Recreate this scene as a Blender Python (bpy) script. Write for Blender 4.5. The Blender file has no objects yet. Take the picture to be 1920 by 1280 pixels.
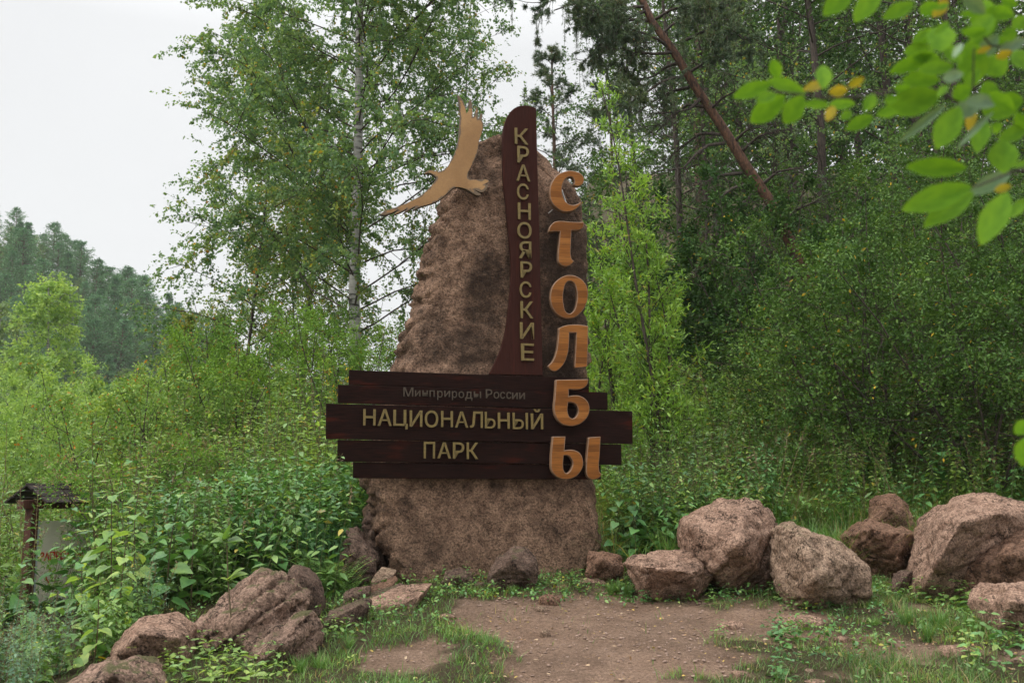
import bpy, bmesh, math, random
import numpy as np
from mathutils import Vector, Matrix, noise
R = math.radians
rad = math.radians

# ---------------------------------------------------------------- camera
scene = bpy.context.scene
COL = scene.collection
CAMZ = 1.55
PITCH = math.atan(280 / 1866.7)
FPX = 1866.7
cd = bpy.data.cameras.new('camera'); cam = bpy.data.objects.new('camera', cd); COL.objects.link(cam)
cd.lens = 35; cd.sensor_width = 36; cd.clip_start = 0.05; cd.clip_end = 2000
cd.dof.use_dof = True; cd.dof.focus_distance = 9.1; cd.dof.aperture_fstop = 4.5
cam.location = (0, 0, CAMZ); cam.rotation_euler = (R(90) + PITCH, 0, 0)
scene.camera = cam

# ---------------------------------------------------------------- overcast sky, soft sun
SUN_EL, SUN_AZ = R(50), R(-108)          # azimuth: direction the light comes from, from +Y towards +X
w = bpy.data.worlds.new('World'); scene.world = w; w.use_nodes = True
nt = w.node_tree; nt.nodes.clear()
def N_(t, **k):
    n = nt.nodes.new(t)
    for a, b in k.items(): setattr(n, a, b)
    return n
sky = N_('ShaderNodeTexSky', sky_type='NISHITA', sun_disc=False, sun_elevation=SUN_EL, sun_rotation=SUN_AZ)
sky.dust_density = 4.0; sky.air_density = 1.0
hs = N_('ShaderNodeHueSaturation'); hs.inputs['Saturation'].default_value = 0.2; hs.inputs['Value'].default_value = 0.26
bg1 = N_('ShaderNodeBackground'); bg1.inputs['Strength'].default_value = 0.05
nt.links.new(sky.outputs[0], hs.inputs['Color']); nt.links.new(hs.outputs[0], bg1.inputs[0])
geo = N_('ShaderNodeTexCoord'); sep = N_('ShaderNodeSeparateXYZ'); nt.links.new(geo.outputs['Generated'], sep.inputs[0])
mr = N_('ShaderNodeMapRange'); mr.inputs['From Min'].default_value = 0.42; mr.inputs['From Max'].default_value = 1.0
mr.inputs['To Min'].default_value = 0.70; mr.inputs['To Max'].default_value = 2.6
nt.links.new(sep.outputs['Z'], mr.inputs['Value'])
cn = N_('ShaderNodeTexNoise'); cn.inputs['Scale'].default_value = 2.2; cn.inputs['Detail'].default_value = 4
nt.links.new(geo.outputs['Generated'], cn.inputs['Vector'])
mr2 = N_('ShaderNodeMapRange'); mr2.inputs['To Min'].default_value = 0.88; mr2.inputs['To Max'].default_value = 1.08
nt.links.new(cn.outputs['Fac'], mr2.inputs['Value'])
mu = N_('ShaderNodeMath', operation='MULTIPLY'); nt.links.new(mr.outputs[0], mu.inputs[0]); nt.links.new(mr2.outputs[0], mu.inputs[1])
bg2 = N_('ShaderNodeBackground'); bg2.inputs['Color'].default_value = (0.975, 0.985, 1.0, 1)
nt.links.new(mu.outputs[0], bg2.inputs['Strength'])
ad = N_('ShaderNodeAddShader'); nt.links.new(bg1.outputs[0], ad.inputs[0]); nt.links.new(bg2.outputs[0], ad.inputs[1])
out = N_('ShaderNodeOutputWorld'); nt.links.new(ad.outputs[0], out.inputs['Surface'])
sl = bpy.data.lights.new('sun', 'SUN'); sl.energy = 1.5; sl.angle = R(10); sl.color = (1, 0.96, 0.9)
so = bpy.data.objects.new('sun', sl); COL.objects.link(so)
sd = Vector((math.sin(SUN_AZ) * math.cos(SUN_EL), math.cos(SUN_AZ) * math.cos(SUN_EL), math.sin(SUN_EL)))
so.rotation_euler = (-sd).to_track_quat('-Z', 'Y').to_euler(); so.location = sd * 50
vs = scene.view_settings; vs.view_transform = 'Standard'; vs.look = 'None'; vs.gamma = 1; vs.use_curve_mapping = False
vs.exposure = 0.3
scene.cycles.max_bounces = 6; scene.cycles.diffuse_bounces = 2; scene.cycles.transmission_bounces = 4
scene.cycles.volume_bounces = 0; scene.cycles.transparent_max_bounces = 8
scene.cycles.use_denoising = True

# ---------------------------------------------------------------- projection helpers (used to read places off the picture)
cP, sP = math.cos(PITCH), math.sin(PITCH)
def ray(px, py):
    u = (px - 960) / FPX; v = (640 - py) / FPX
    return np.array((u, cP - v * sP, sP + v * cP))
def P(px, py, Y):
    d = ray(px, py); t = Y / d[1]
    return Vector((d[0] * t, Y, CAMZ + d[2] * t))
def proj(x, y, z):
    zz = z - CAMZ
    f = y * cP + zz * sP; up = -y * sP + zz * cP
    return 960 + FPX * x / f, 640 - FPX * up / f

def _h(ix, iy, s):
    n = (ix * 374761393 + iy * 668265263 + s * 974634777) & 0xFFFFFFFF
    n = ((n ^ (n >> 13)) * 1274126177) & 0xFFFFFFFF
    return ((n ^ (n >> 16)) & 0xFFFF) / 65535.0
def vn(x, y, s=0):
    x = np.asarray(x, float); y = np.asarray(y, float)
    ix = np.floor(x).astype(np.int64); iy = np.floor(y).astype(np.int64)
    fx = x - ix; fy = y - iy; fx = fx * fx * (3 - 2 * fx); fy = fy * fy * (3 - 2 * fy)
    return (_h(ix, iy, s) * (1 - fx) + _h(ix + 1, iy, s) * fx) * (1 - fy) + (_h(ix, iy + 1, s) * (1 - fx) + _h(ix + 1, iy + 1, s) * fx) * fy
def fbm(x, y, s=0, o=4):
    r = 0; a = .5; t = 0
    for i in range(o):
        r = r + a * vn(x * 2 ** i, y * 2 ** i, s + i); t += a; a *= .5
    return r / t
def sst(x, a, b):
    t = np.clip((np.asarray(x, float) - a) / (b - a), 0, 1); return t * t * (3 - 2 * t)

def G0(x, y):
    x = np.asarray(x, float); y = np.asarray(y, float)
    yb = np.minimum(y, 10.5)
    z = 0.087 * yb
    left = 1 - sst(x, -1.5, 1.5)
    z = z - left * 0.06 * np.clip(y - 12.5, 0, 60) + (1 - left) * 0.20 * np.clip(y - 10.0, 0, 7)
    z = z + sst(x, -4.6, -3.2) * left * .12 * np.clip(y - 9.3, 0, 4)
    z = z + sst(x, 1.0, 9.0) * 0.36 * np.clip(y - 13, 0, 90)
    z = z + sst(x, 3.0, 9.0) * 0.8 * sst(y, 8, 13)
    z = z - 0.30 * np.log1p(np.exp(np.clip((-x - 2.7) * 3, -30, 30))) / 3 * (1 - sst(y, 40, 90)) * sst(y, 3, 5.5)
    return np.maximum(z, -9)
def G(x, y):
    z = G0(x, y)
    return z + (fbm(np.asarray(x) * 1.1, np.asarray(y) * 1.1, 3, 3) - .5) * .10 * (1 + sst(y, 10, 30) * 5)
def GP(px, py):
    d = ray(px, py); prev = 3.0
    for k in range(400):
        Y = 3 + k * .05; t = Y / d[1]
        if CAMZ + d[2] * t <= float(G(d[0] * t, Y)): break
    return Vector((d[0] * t, Y, CAMZ + d[2] * t))
def inpoly(px, py, poly):
    px = np.asarray(px, float); py = np.asarray(py, float)
    c = np.zeros(px.shape, bool); n = len(poly); j = n - 1
    for i in range(n):
        xi, yi = poly[i]; xj, yj = poly[j]
        m = ((yi > py) != (yj > py)) & (px < (xj - xi) * (py - yi) / ((yj - yi) or 1e-9) + xi)
        c ^= m; j = i
    return c

# ---------------------------------------------------------------- materials
def mat(name):
    m = bpy.data.materials.new(name); m.use_nodes = True
    return m, m.node_tree, m.node_tree.nodes, m.node_tree.links, m.node_tree.nodes['Principled BSDF']
def ramp(nodes, stops, interp='LINEAR'):
    r = nodes.new('ShaderNodeValToRGB'); cr = r.color_ramp; cr.interpolation = interp
    while len(cr.elements) > 1: cr.elements.remove(cr.elements[-1])
    cr.elements[0].position = stops[0][0]; cr.elements[0].color = (*stops[0][1], 1)
    for p, c in stops[1:]:
        e = cr.elements.new(p); e.color = (*c, 1)
    return r
def g3(v): return (v, v, v)
def noise_n(nodes, links, scale, detail=4, rough=.55, coord='Object', vec=None):
    n = nodes.new('ShaderNodeTexNoise'); n.inputs['Scale'].default_value = scale
    n.inputs['Detail'].default_value = detail; n.inputs['Roughness'].default_value = rough
    if vec is None:
        tc = nodes.new('ShaderNodeTexCoord'); vec = tc.outputs[coord]
    links.new(vec, n.inputs['Vector']); return n
def mixc(nodes, links, fac, a, b, mode='MIX'):
    m = nodes.new('ShaderNodeMix'); m.data_type = 'RGBA'; m.blend_type = mode
    if isinstance(fac, float): m.inputs[0].default_value = fac
    else: links.new(fac, m.inputs[0])
    for i, v in ((6, a), (7, b)):
        if isinstance(v, tuple): m.inputs[i].default_value = (*v, 1)
        else: links.new(v, m.inputs[i])
    return m.outputs[2]
def bump(nodes, links, h, strength, dist, prev=None):
    b = nodes.new('ShaderNodeBump'); b.inputs['Strength'].default_value = strength; b.inputs['Distance'].default_value = dist
    links.new(h, b.inputs['Height'])
    if prev is not None: links.new(prev, b.inputs['Normal'])
    return b.outputs[0]

def leafmat(name, dark, mid, light, odd=None, oddf=.04, trans=.35, rough=.42, spec=.35, gain=1.5, tone=1.15, vscale=1.4, vmix=.85):
    """leaf blade: per-leaf colour, light passing through"""
    m, t, n, l, b = mat(name)
    g = n.new('ShaderNodeNewGeometry'); oi = n.new('ShaderNodeObjectInfo')
    mx = n.new('ShaderNodeMath'); mx.operation = 'MULTIPLY_ADD'; l.new(oi.outputs['Random'], mx.inputs[0]); mx.inputs[1].default_value = .25
    mul = n.new('ShaderNodeMath'); mul.operation = 'MULTIPLY'; l.new(g.outputs['Random Per Island'], mul.inputs[0]); mul.inputs[1].default_value = .75
    l.new(mul.outputs[0], mx.inputs[2])
    dark, mid, light = ((c[0] * gain * tone, c[1] * gain, c[2] * gain * (1 + (tone - 1) * .6)) for c in (dark, mid, light))
    st = [(0, dark), (.45, mid), (.85, light)]
    r = ramp(n, st); l.new(mx.outputs[0], r.inputs[0]); c = r.outputs[0]
    if odd is not None:
        wn = n.new('ShaderNodeTexWhiteNoise'); wn.noise_dimensions = '1D'; l.new(g.outputs['Random Per Island'], wn.inputs['W'])
        cmp_ = n.new('ShaderNodeMath'); cmp_.operation = 'LESS_THAN'; l.new(wn.outputs['Value'], cmp_.inputs[0]); cmp_.inputs[1].default_value = oddf
        c = mixc(n, l, cmp_.outputs[0], c, odd)
    vv = noise_n(n, l, vscale, 3, .6); vr = ramp(n, [(.34, (.62, .70, .80)), (.5, (1, 1, 1)), (.66, (1.38, 1.22, 1.0))]); l.new(vv.outputs['Fac'], vr.inputs[0]); c = mixc(n, l, vmix, c, vr.outputs[0], 'MULTIPLY')
    l.new(c, b.inputs['Base Color']); b.inputs['Roughness'].default_value = rough; b.inputs['Specular IOR Level'].default_value = spec
    tr = n.new('ShaderNodeBsdfTranslucent')
    tc = mixc(n, l, 1.0, c, (1.25, 1.25, .6), 'MULTIPLY'); l.new(tc, tr.inputs['Color'])
    ms = n.new('ShaderNodeMixShader'); ms.inputs[0].default_value = trans
    l.new(b.outputs[0], ms.inputs[1]); l.new(tr.outputs[0], ms.inputs[2])
    l.new(ms.outputs[0], n['Material Output'].inputs['Surface'])
    return m

def rockmat(name, base, light, dark, moss=0.0, stain_shade=.5, grain=70, stain_shade_attr=False, bs=1.6, crack=.9):
    m, t, n, l, b = mat(name)
    tc = n.new('ShaderNodeTexCoord'); v = tc.outputs['Object']
    big = noise_n(n, l, 1.7, 5, .6, vec=v); mid = noise_n(n, l, 9, 6, .65, vec=v)
    fine = noise_n(n, l, grain, 3, .7, vec=v)
    vo = n.new('ShaderNodeTexVoronoi'); vo.inputs['Scale'].default_value = grain * .9; l.new(v, vo.inputs['Vector'])
    c = ramp(n, [(.30, base), (.62, light)]); l.new(mid.outputs['Fac'], c.inputs[0])
    f = ramp(n, [(.34, g3(.45)), (.5, g3(.97)), (.66, g3(1.5))]); l.new(fine.outputs['Fac'], f.inputs[0])
    c1 = mixc(n, l, .92, c.outputs[0], f.outputs[0], 'MULTIPLY')
    sp = ramp(n, [(0, g3(0)), (.75, g3(0)), (.80, g3(1))]); 
    sx = n.new('ShaderNodeSeparateColor'); l.new(vo.outputs['Color'], sx.inputs[0]); l.new(sx.outputs[0], sp.inputs[0])
    c2 = mixc(n, l, sp.outputs[0], c1, dark)
    c2 = mixc(n, l, .45, c1, c2)
    sr = ramp(n, [(.50, g3(0)), (.66, g3(stain_shade))]); l.new(big.outputs['Fac'], sr.inputs[0])
    c3 = mixc(n, l, sr.outputs[0], c2, dark)
    if stain_shade_attr:  # per-vertex darkening: weathering stains together with painted shade
        sa_ = n.new('ShaderNodeAttribute'); sa_.attribute_name = 'stain_shade'; s_n = noise_n(n, l, 7, 5, .75, vec=v); sm_ = n.new('ShaderNodeMath'); sm_.operation = 'MULTIPLY_ADD'; l.new(sa_.outputs['Fac'], sm_.inputs[0]); sm_.inputs[1].default_value = .48; l.new(s_n.outputs['Fac'], sm_.inputs[2])
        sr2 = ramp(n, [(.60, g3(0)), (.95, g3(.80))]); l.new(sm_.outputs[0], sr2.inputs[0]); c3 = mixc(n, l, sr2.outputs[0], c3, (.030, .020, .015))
    pit = noise_n(n, l, 16, 5, .8, vec=v); pr = ramp(n, [(.66, g3(0)), (.71, g3(.9))]); l.new(pit.outputs['Fac'], pr.inputs[0])
    c3 = mixc(n, l, pr.outputs[0], c3, (dark[0] * .35, dark[1] * .35, dark[2] * .35))
    if moss > 0:
        ge = n.new('ShaderNodeNewGeometry'); sz = n.new('ShaderNodeSeparateXYZ'); l.new(ge.outputs['Normal'], sz.inputs[0])
        mn = noise_n(n, l, 5, 6, .7, vec=v)
        a = n.new('ShaderNodeMath'); a.operation = 'MULTIPLY'; l.new(mn.outputs['Fac'], a.inputs[0]); l.new(sz.outputs['Z'], a.inputs[1])
        rr = ramp(n, [(.40, g3(0)), (.50, g3(moss))]); l.new(a.outputs[0], rr.inputs[0])
        c3 = mixc(n, l, rr.outputs[0], c3, (.075, .085, .028))
    ck = noise_n(n, l, 2.6, 5, .7, vec=v); cs = n.new('ShaderNodeMath'); cs.operation = 'SUBTRACT'; l.new(ck.outputs['Fac'], cs.inputs[0]); cs.inputs[1].default_value = .5
    cab = n.new('ShaderNodeMath'); cab.operation = 'ABSOLUTE'; l.new(cs.outputs[0], cab.inputs[0]); ckr = ramp(n, [(0, g3(1)), (.008, g3(.7)), (.016, g3(0))]); l.new(cab.outputs[0], ckr.inputs[0])
    ckm = noise_n(n, l, 3.5, 2, .5, vec=v); cmr = ramp(n, [(.48, g3(0)), (.56, g3(crack))]); l.new(ckm.outputs['Fac'], cmr.inputs[0])
    ckf = mixc(n, l, 1.0, ckr.outputs[0], cmr.outputs[0], 'MULTIPLY'); c3 = mixc(n, l, ckf, c3, (dark[0] * .4, dark[1] * .4, dark[2] * .4))
    l.new(c3, b.inputs['Base Color']); b.inputs['Roughness'].default_value = .9; b.inputs['Specular IOR Level'].default_value = .15
    n0 = bump(n, l, ckf, -.8, .02)
    n1 = bump(n, l, mid.outputs['Fac'], .9 * bs, .035, n0)
    n2 = bump(n, l, pit.outputs['Fac'], .7 * bs, .02, n1)
    n3 = bump(n, l, fine.outputs['Fac'], 1.0 * bs, .009, n2)
    l.new(n3, b.inputs['Normal'])
    return m

def woodmat(name, a, c, spots=None, scale=(1, 1, 14), rough=.5, coat=0.0, spec=.2):
    m, t, n, l, b = mat(name)
    tc = n.new('ShaderNodeTexCoord'); mp = n.new('ShaderNodeMapping'); l.new(tc.outputs['Object'], mp.inputs[0]); mp.inputs['Scale'].default_value = scale
    g = noise_n(n, l, 5, 6, .65, vec=mp.outputs[0]); r = ramp(n, [(.35, a), (.65, c)]); l.new(g.outputs['Fac'], r.inputs[0]); col = r.outputs[0]
    if spots:
        mp2 = n.new('ShaderNodeMapping'); l.new(tc.outputs['Object'], mp2.inputs[0]); mp2.inputs['Scale'].default_value = (scale[0], scale[1] * .3 + .5, scale[2] * .3)
        s = noise_n(n, l, 2.3, 3, .5, vec=mp2.outputs[0]); sr = ramp(n, [(.58, g3(0)), (.72, g3(.9))]); l.new(s.outputs['Fac'], sr.inputs[0])
        col = mixc(n, l, sr.outputs[0], col, spots)
    l.new(col, b.inputs['Base Color']); b.inputs['Roughness'].default_value = rough; b.inputs['Specular IOR Level'].default_value = spec
    b.inputs['Coat Weight'].default_value = coat; b.inputs['Coat Roughness'].default_value = .3
    l.new(bump(n, l, g.outputs['Fac'], .35, .004), b.inputs['Normal'])
    return m

def simplemat(name, c, rough=.6, metal=0.0, var=.25, scale=40, bumpd=.002):
    m, t, n, l, b = mat(name)
    g = noise_n(n, l, scale, 5, .6)
    r = ramp(n, [(.3, tuple(x * (1 - var) for x in c)), (.7, tuple(x * (1 + var) for x in c))]); l.new(g.outputs['Fac'], r.inputs[0])
    l.new(r.outputs[0], b.inputs['Base Color']); b.inputs['Roughness'].default_value = rough; b.inputs['Metallic'].default_value = metal
    l.new(bump(n, l, g.outputs['Fac'], .4, bumpd), b.inputs['Normal'])
    return m

def barkmat(name, a, c, zs=.25, scale=30, d=.01):
    m, t, n, l, b = mat(name)
    tc = n.new('ShaderNodeTexCoord'); mp = n.new('ShaderNodeMapping'); l.new(tc.outputs['Object'], mp.inputs[0]); mp.inputs['Scale'].default_value = (1, 1, zs)
    g = noise_n(n, l, scale, 5, .7, vec=mp.outputs[0]); r = ramp(n, [(.38, a), (.62, c)]); l.new(g.outputs['Fac'], r.inputs[0])
    l.new(r.outputs[0], b.inputs['Base Color']); b.inputs['Roughness'].default_value = .9
    l.new(bump(n, l, g.outputs['Fac'], .9, d), b.inputs['Normal'])
    return m
def birchbark():
    m, t, n, l, b = mat('birch_bark')
    tc = n.new('ShaderNodeTexCoord'); mp = n.new('ShaderNodeMapping'); l.new(tc.outputs['Object'], mp.inputs[0]); mp.inputs['Scale'].default_value = (3, 3, 16)
    g = noise_n(n, l, 1.0, 4, .6, vec=mp.outputs[0]); r = ramp(n, [(.40, (.03, .026, .022)), (.47, (.30, .285, .26)), (.7, (.44, .43, .40))]); l.new(g.outputs['Fac'], r.inputs[0])
    l.new(r.outputs[0], b.inputs['Base Color']); b.inputs['Roughness'].default_value = .7
    return m

M = {}
M['granite'] = rockmat('pink_granite', (.225, .135, .094), (.44, .285, .205), (.045, .030, .023), moss=.0, stain_shade=.35)
M['granite_moss'] = rockmat('mossy_granite', (.20, .128, .092), (.38, .25, .185), (.035, .026, .021), moss=.8, stain_shade=.4)
M['granite_pale'] = rockmat('pale_granite', (.215, .138, .094), (.43, .30, .212), (.045, .032, .023), moss=.3, stain_shade=.3)
M['granite_red'] = rockmat('rusty_granite', (.155, .085, .054), (.27, .158, .105), (.035, .022, .017), stain_shade=.4)
M['granite_dark'] = rockmat('dark_granite', (.105, .066, .049), (.195, .13, .098), (.028, .02, .016), moss=.4, stain_shade=.5)
M['pebble'] = simplemat('pebble_stone', (.27, .185, .14), .9, 0, .35, 30)
M['monolith'] = rockmat('monument_granite', (.155, .090, .060), (.39, .245, .163), (.028, .019, .015), stain_shade=.5, grain=75, stain_shade_attr=True, crack=.5, bs=1.6)
M['plank'] = woodmat('dark_stained_plank', (.006, .0028, .0022), (.024, .0092, .0066), (.050, .011, .006), (1.2, 22, 22), .6, 0, .06)
M['panel'] = woodmat('brown_stained_panel', (.034, .0125, .0095), (.050, .0185, .014), (.058, .018, .0125), (14, 1, 14), .55, 0, .04)
M['brass'] = simplemat('weathered_brass', (.165, .115, .028), .55, 0, .3, 60)
M['brass_dark'] = simplemat('tarnished_brass', (.070, .050, .030), .6, 0, .3, 60)
M['steel'] = simplemat('steel_rod', (.5, .5, .48), .3, .9)
M['bark_birch'] = birchbark()
M['bark_pine'] = barkmat('orange_pine_bark', (.040, .022, .015), (.165, .080, .045), .35, 22, .02)
M['bark_pine_far'] = barkmat('pine_bark', (.07, .045, .03), (.16, .09, .06), .35, 12, .02)
M['bark_dark'] = barkmat('dark_bark', (.028, .02, .015), (.085, .062, .048))
M['bark_grey'] = barkmat('grey_brown_bark', (.025, .018, .014), (.085, .062, .048))
M['stem_green'] = simplemat('green_stem', (.09, .12, .035), .6, 0, .3, 20)
M['stem_red'] = simplemat('reddish_stem', (.10, .075, .035), .6, 0, .3, 20)
M['stem_dry'] = simplemat('dry_stem', (.24, .17, .09), .8, 0, .3, 20)
YEL = (.42, .30, .035); ORG = (.42, .19, .03)
M['lf_birch'] = leafmat('birch_leaf', (.052, .115, .046), (.085, .170, .068), (.13, .22, .085), YEL, .022, .45, .5, .2)
M['lf_birch_y'] = leafmat('turning_birch_leaf', (.060, .11, .028), (.10, .165, .045), (.18, .23, .07), ORG, .07, .45, .5, .2)
M['lf_willow'] = leafmat('willow_leaf', (.090, .19, .030), (.14, .27, .045), (.21, .36, .07), (.34, .34, .06), .05, .42)
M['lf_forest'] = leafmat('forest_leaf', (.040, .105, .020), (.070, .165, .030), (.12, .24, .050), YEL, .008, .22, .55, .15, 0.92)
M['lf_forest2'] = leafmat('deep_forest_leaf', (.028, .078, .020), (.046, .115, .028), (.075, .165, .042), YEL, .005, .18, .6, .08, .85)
M['lf_bush'] = leafmat('bush_leaf', (.050, .12, .018), (.085, .18, .028), (.13, .25, .045), (.30, .19, .05), .03, .3, .6, .12)
M['lf_bush_y'] = leafmat('yellow_green_bush_leaf', (.060, .13, .026), (.100, .20, .042), (.17, .28, .065), ORG, .03, .3, .5, .2)
M['lf_herb'] = leafmat('herb_leaf', (.048, .118, .024), (.082, .180, .038), (.145, .26, .065), (.38, .33, .05), .03, .26, .42, .45)
M['lf_herb_d'] = leafmat('dark_herb_leaf', (.030, .090, .024), (.048, .14, .034), (.08, .20, .055), (.30, .26, .05), .03, .2, .38, .45)
M['lf_herb_l'] = leafmat('light_herb_leaf', (.095, .19, .034), (.15, .27, .055), (.24, .36, .10), (.45, .38, .07), .03, .4, .4, .45)
M['lf_blue'] = leafmat('bluish_herb_leaf', (.045, .115, .055), (.075, .165, .08), (.12, .23, .12), None, 0, .3, .4, .5)
M['lf_pale'] = leafmat('pale_leaf', (.105, .20, .045), (.15, .27, .07), (.22, .36, .11), None, 0, .4, .6, .1)
M['needle'] = leafmat('pine_needle', (.035, .070, .035), (.055, .10, .048), (.09, .14, .065), (.16, .11, .06), .05, .2, .5)
M['needle_far'] = leafmat('far_conifer_needle', (.040, .115, .045), (.062, .165, .062), (.10, .23, .085), None, 0, .2, .6)
M['lf_far'] = leafmat('far_leaf', (.075, .14, .045), (.11, .19, .06), (.16, .25, .08), None, 0, .35)
M['grass'] = leafmat('grass_blade', (.040, .11, .020), (.062, .155, .030), (.11, .21, .055), (.34, .27, .12), .07, .35, .45)
M['grass_dry'] = leafmat('yellowing_grass_blade', (.07, .11, .030), (.11, .145, .045), (.18, .18, .08), (.38, .28, .15), .2, .35, .5)
M['flower'] = leafmat('yellow_flower', (.6, .38, .03), (.7, .45, .04), (.75, .5, .06), None, 0, .3, .6, .1, 1.0, 1.0)
M['seed'] = leafmat('dry_seed_head', (.17, .11, .06), (.27, .19, .11), (.38, .28, .18), None, 0, .2, .8, .1, 1.0, 1.0)
M['near_green'] = leafmat('near_shrub_leaf', (.105, .235, .014), (.135, .29, .020), (.165, .33, .032), None, 0, .45, .55, .06, 1.0, 1.0)
M['near_yellow'] = leafmat('near_yellow_leaf', (.27, .27, .022), (.36, .30, .026), (.46, .33, .035), None, 0, .4, .55, .1, 1.0, 1.0)
M['near_grey'] = leafmat('near_greyish_leaf', (.14, .27, .11), (.18, .33, .15), (.22, .38, .19), None, 0, .2, .45, .3, .8)
M['litter'] = leafmat('fallen_leaf', (.20, .12, .07), (.33, .22, .13), (.48, .36, .24), (.45, .33, .1), .2, .1, .8, .2, 1.0, 1.0)

# ---------------------------------------------------------------- mesh building
def build(name, V, polys, m=None, parent=None, smooth=False, link=True):
    """V (N,3); polys: list of (M,k) int arrays"""
    me = bpy.data.meshes.new(name)
    V = np.asarray(V, np.float32)
    me.vertices.add(len(V)); me.vertices.foreach_set('co', V.ravel())
    polys = [np.asarray(p, np.int32) for p in polys if len(p)]
    li = np.concatenate([p.ravel() for p in polys]); tot = np.concatenate([np.full(len(p), p.shape[1], np.int32) for p in polys])
    st = np.concatenate([[0], np.cumsum(tot)[:-1]]).astype(np.int32)
    me.loops.add(len(li)); me.loops.foreach_set('vertex_index', li)
    me.polygons.add(len(tot)); me.polygons.foreach_set('loop_start', st); me.polygons.foreach_set('loop_total', tot)
    if smooth: me.polygons.foreach_set('use_smooth', np.ones(len(tot), bool))
    me.update(calc_edges=True)
    if m is not None: me.materials.append(m)
    if not link: return me
    o = bpy.data.objects.new(name, me); COL.objects.link(o)
    if parent is not None: o.parent = parent
    if name in MASS: o['kind'] = 'stuff'
    return o
class Acc:
    def __init__(s): s.V = []; s.F = {}; s.n = 0
    def add(s, V, F):
        V = np.asarray(V, float).reshape(-1, 3); F = np.asarray(F, np.int64)
        s.F.setdefault(F.shape[1], []).append(F + s.n); s.V.append(V); s.n += len(V)
    def out(s, name, m, parent=None, **k):
        if not s.V: return None
        return build(name, np.concatenate(s.V), [np.concatenate(f) for f in s.F.values()], m, parent, **k)
def nrm(a): return a / np.maximum(np.linalg.norm(a, axis=-1, keepdims=True), 1e-9)
def grow(rng, S, D, L, n=6, wob=.15, grav=0.0):
    """batch of M polylines"""
    M_ = len(S); Q = np.zeros((M_, n, 3)); Q[:, 0] = S; d = nrm(D); st = (np.asarray(L) / (n - 1)).reshape(-1, 1)
    for i in range(1, n):
        Q[:, i] = Q[:, i - 1] + d * st
        d = d + rng.normal(0, wob, (M_, 3)); d[:, 2] += grav; d = nrm(d)
    return Q
def pick(Q, idx, t):
    n = Q.shape[1]; f = t * (n - 1); i = np.minimum(f.astype(int), n - 2); u = (f - i)[:, None]
    a = Q[idx, i]; b = Q[idx, i + 1]
    return a * (1 - u) + b * u, nrm(b - a)
def tubes(acc, Q, r0, r1, s=4):
    if s == 3 and Q.shape[1] >= 4: Q = Q[:, [0, Q.shape[1] // 2, Q.shape[1] - 1]]
    M_, n, _ = Q.shape
    T = np.gradient(Q, axis=1); T = nrm(T)
    ref = np.where(np.abs(T[..., 2:3]) > .9, np.array([1., 0, 0]), np.array([0, 0, 1.]))
    A = nrm(np.cross(T, ref)); B = np.cross(T, A)
    r0 = np.broadcast_to(np.asarray(r0, float), (M_,)); r1 = np.broadcast_to(np.asarray(r1, float), (M_,))
    rr = r0[:, None] + (r1 - r0)[:, None] * np.linspace(0, 1, n)[None]
    an = np.linspace(0, 2 * np.pi, s, endpoint=False)
    V = Q[:, :, None] + rr[:, :, None, None] * (A[:, :, None] * np.cos(an)[:, None] + B[:, :, None] * np.sin(an)[:, None])
    base = (np.arange(M_) * n * s)[:, None, None] + (np.arange(n - 1) * s)[None, :, None]
    j = np.arange(s)[None, None]; j2 = (j + 1) % s
    F = np.stack([base + j, base + j2, base + s + j2, base + s + j], -1).reshape(-1, 4)
    acc.add(V, F)
LT = {  # leaf templates: verts (along, across, up), faces
    'd': (np.array([(0, 0, 0), (.45, .5, .12), (1, 0, -.05), (.45, -.5, .12)]), [(0, 1, 2), (0, 2, 3)]),
    'l': (np.array([(0, 0, 0), (.28, .44, .10), (.66, .34, .06), (1, 0, -.14), (.66, -.34, .06), (.28, -.44, .10), (.5, 0, -.02)]), [(0, 1, 6), (1, 2, 6), (2, 3, 6), (3, 4, 6), (4, 5, 6), (5, 0, 6)]),
    'h': (np.array([(0, 0, 0), (-.08, .30, .08), (.18, .5, .1), (.5, .36, .05), (1, 0, -.22), (.5, -.36, .05), (.18, -.5, .1), (-.08, -.30, .08), (.42, 0, -.05)]), [(0, 1, 8), (1, 2, 8), (2, 3, 8), (3, 4, 8), (4, 5, 8), (5, 6, 8), (6, 7, 8), (7, 0, 8)]),
    'n': (np.array([(0, .5, 0), (0, -.5, 0), (1, 0, 0)]), [(0, 1, 2)]),
}
def leaves(acc, rng, Pz, D, size, width=.55, kind='d', up=.8, jit=.5):
    N = len(Pz)
    if N == 0: return
    T, F = LT[kind]; F = np.array(F)
    D = nrm(D); nn = nrm(np.array([0, 0, 1.]) * up + rng.normal(0, jit, (N, 3)))
    S = nrm(np.cross(nn, D)); U = np.cross(D, S)
    sz = np.broadcast_to(np.asarray(size, float), (N,))[:, None, None]
    V = Pz[:, None] + sz * (T[None, :, 0:1] * D[:, None] + width * T[None, :, 1:2] * S[:, None] + width * T[None, :, 2:3] * U[:, None])
    k = len(T); acc.add(V, (np.arange(N)[:, None, None] * k + F[None]).reshape(-1, F.shape[1]))

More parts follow.
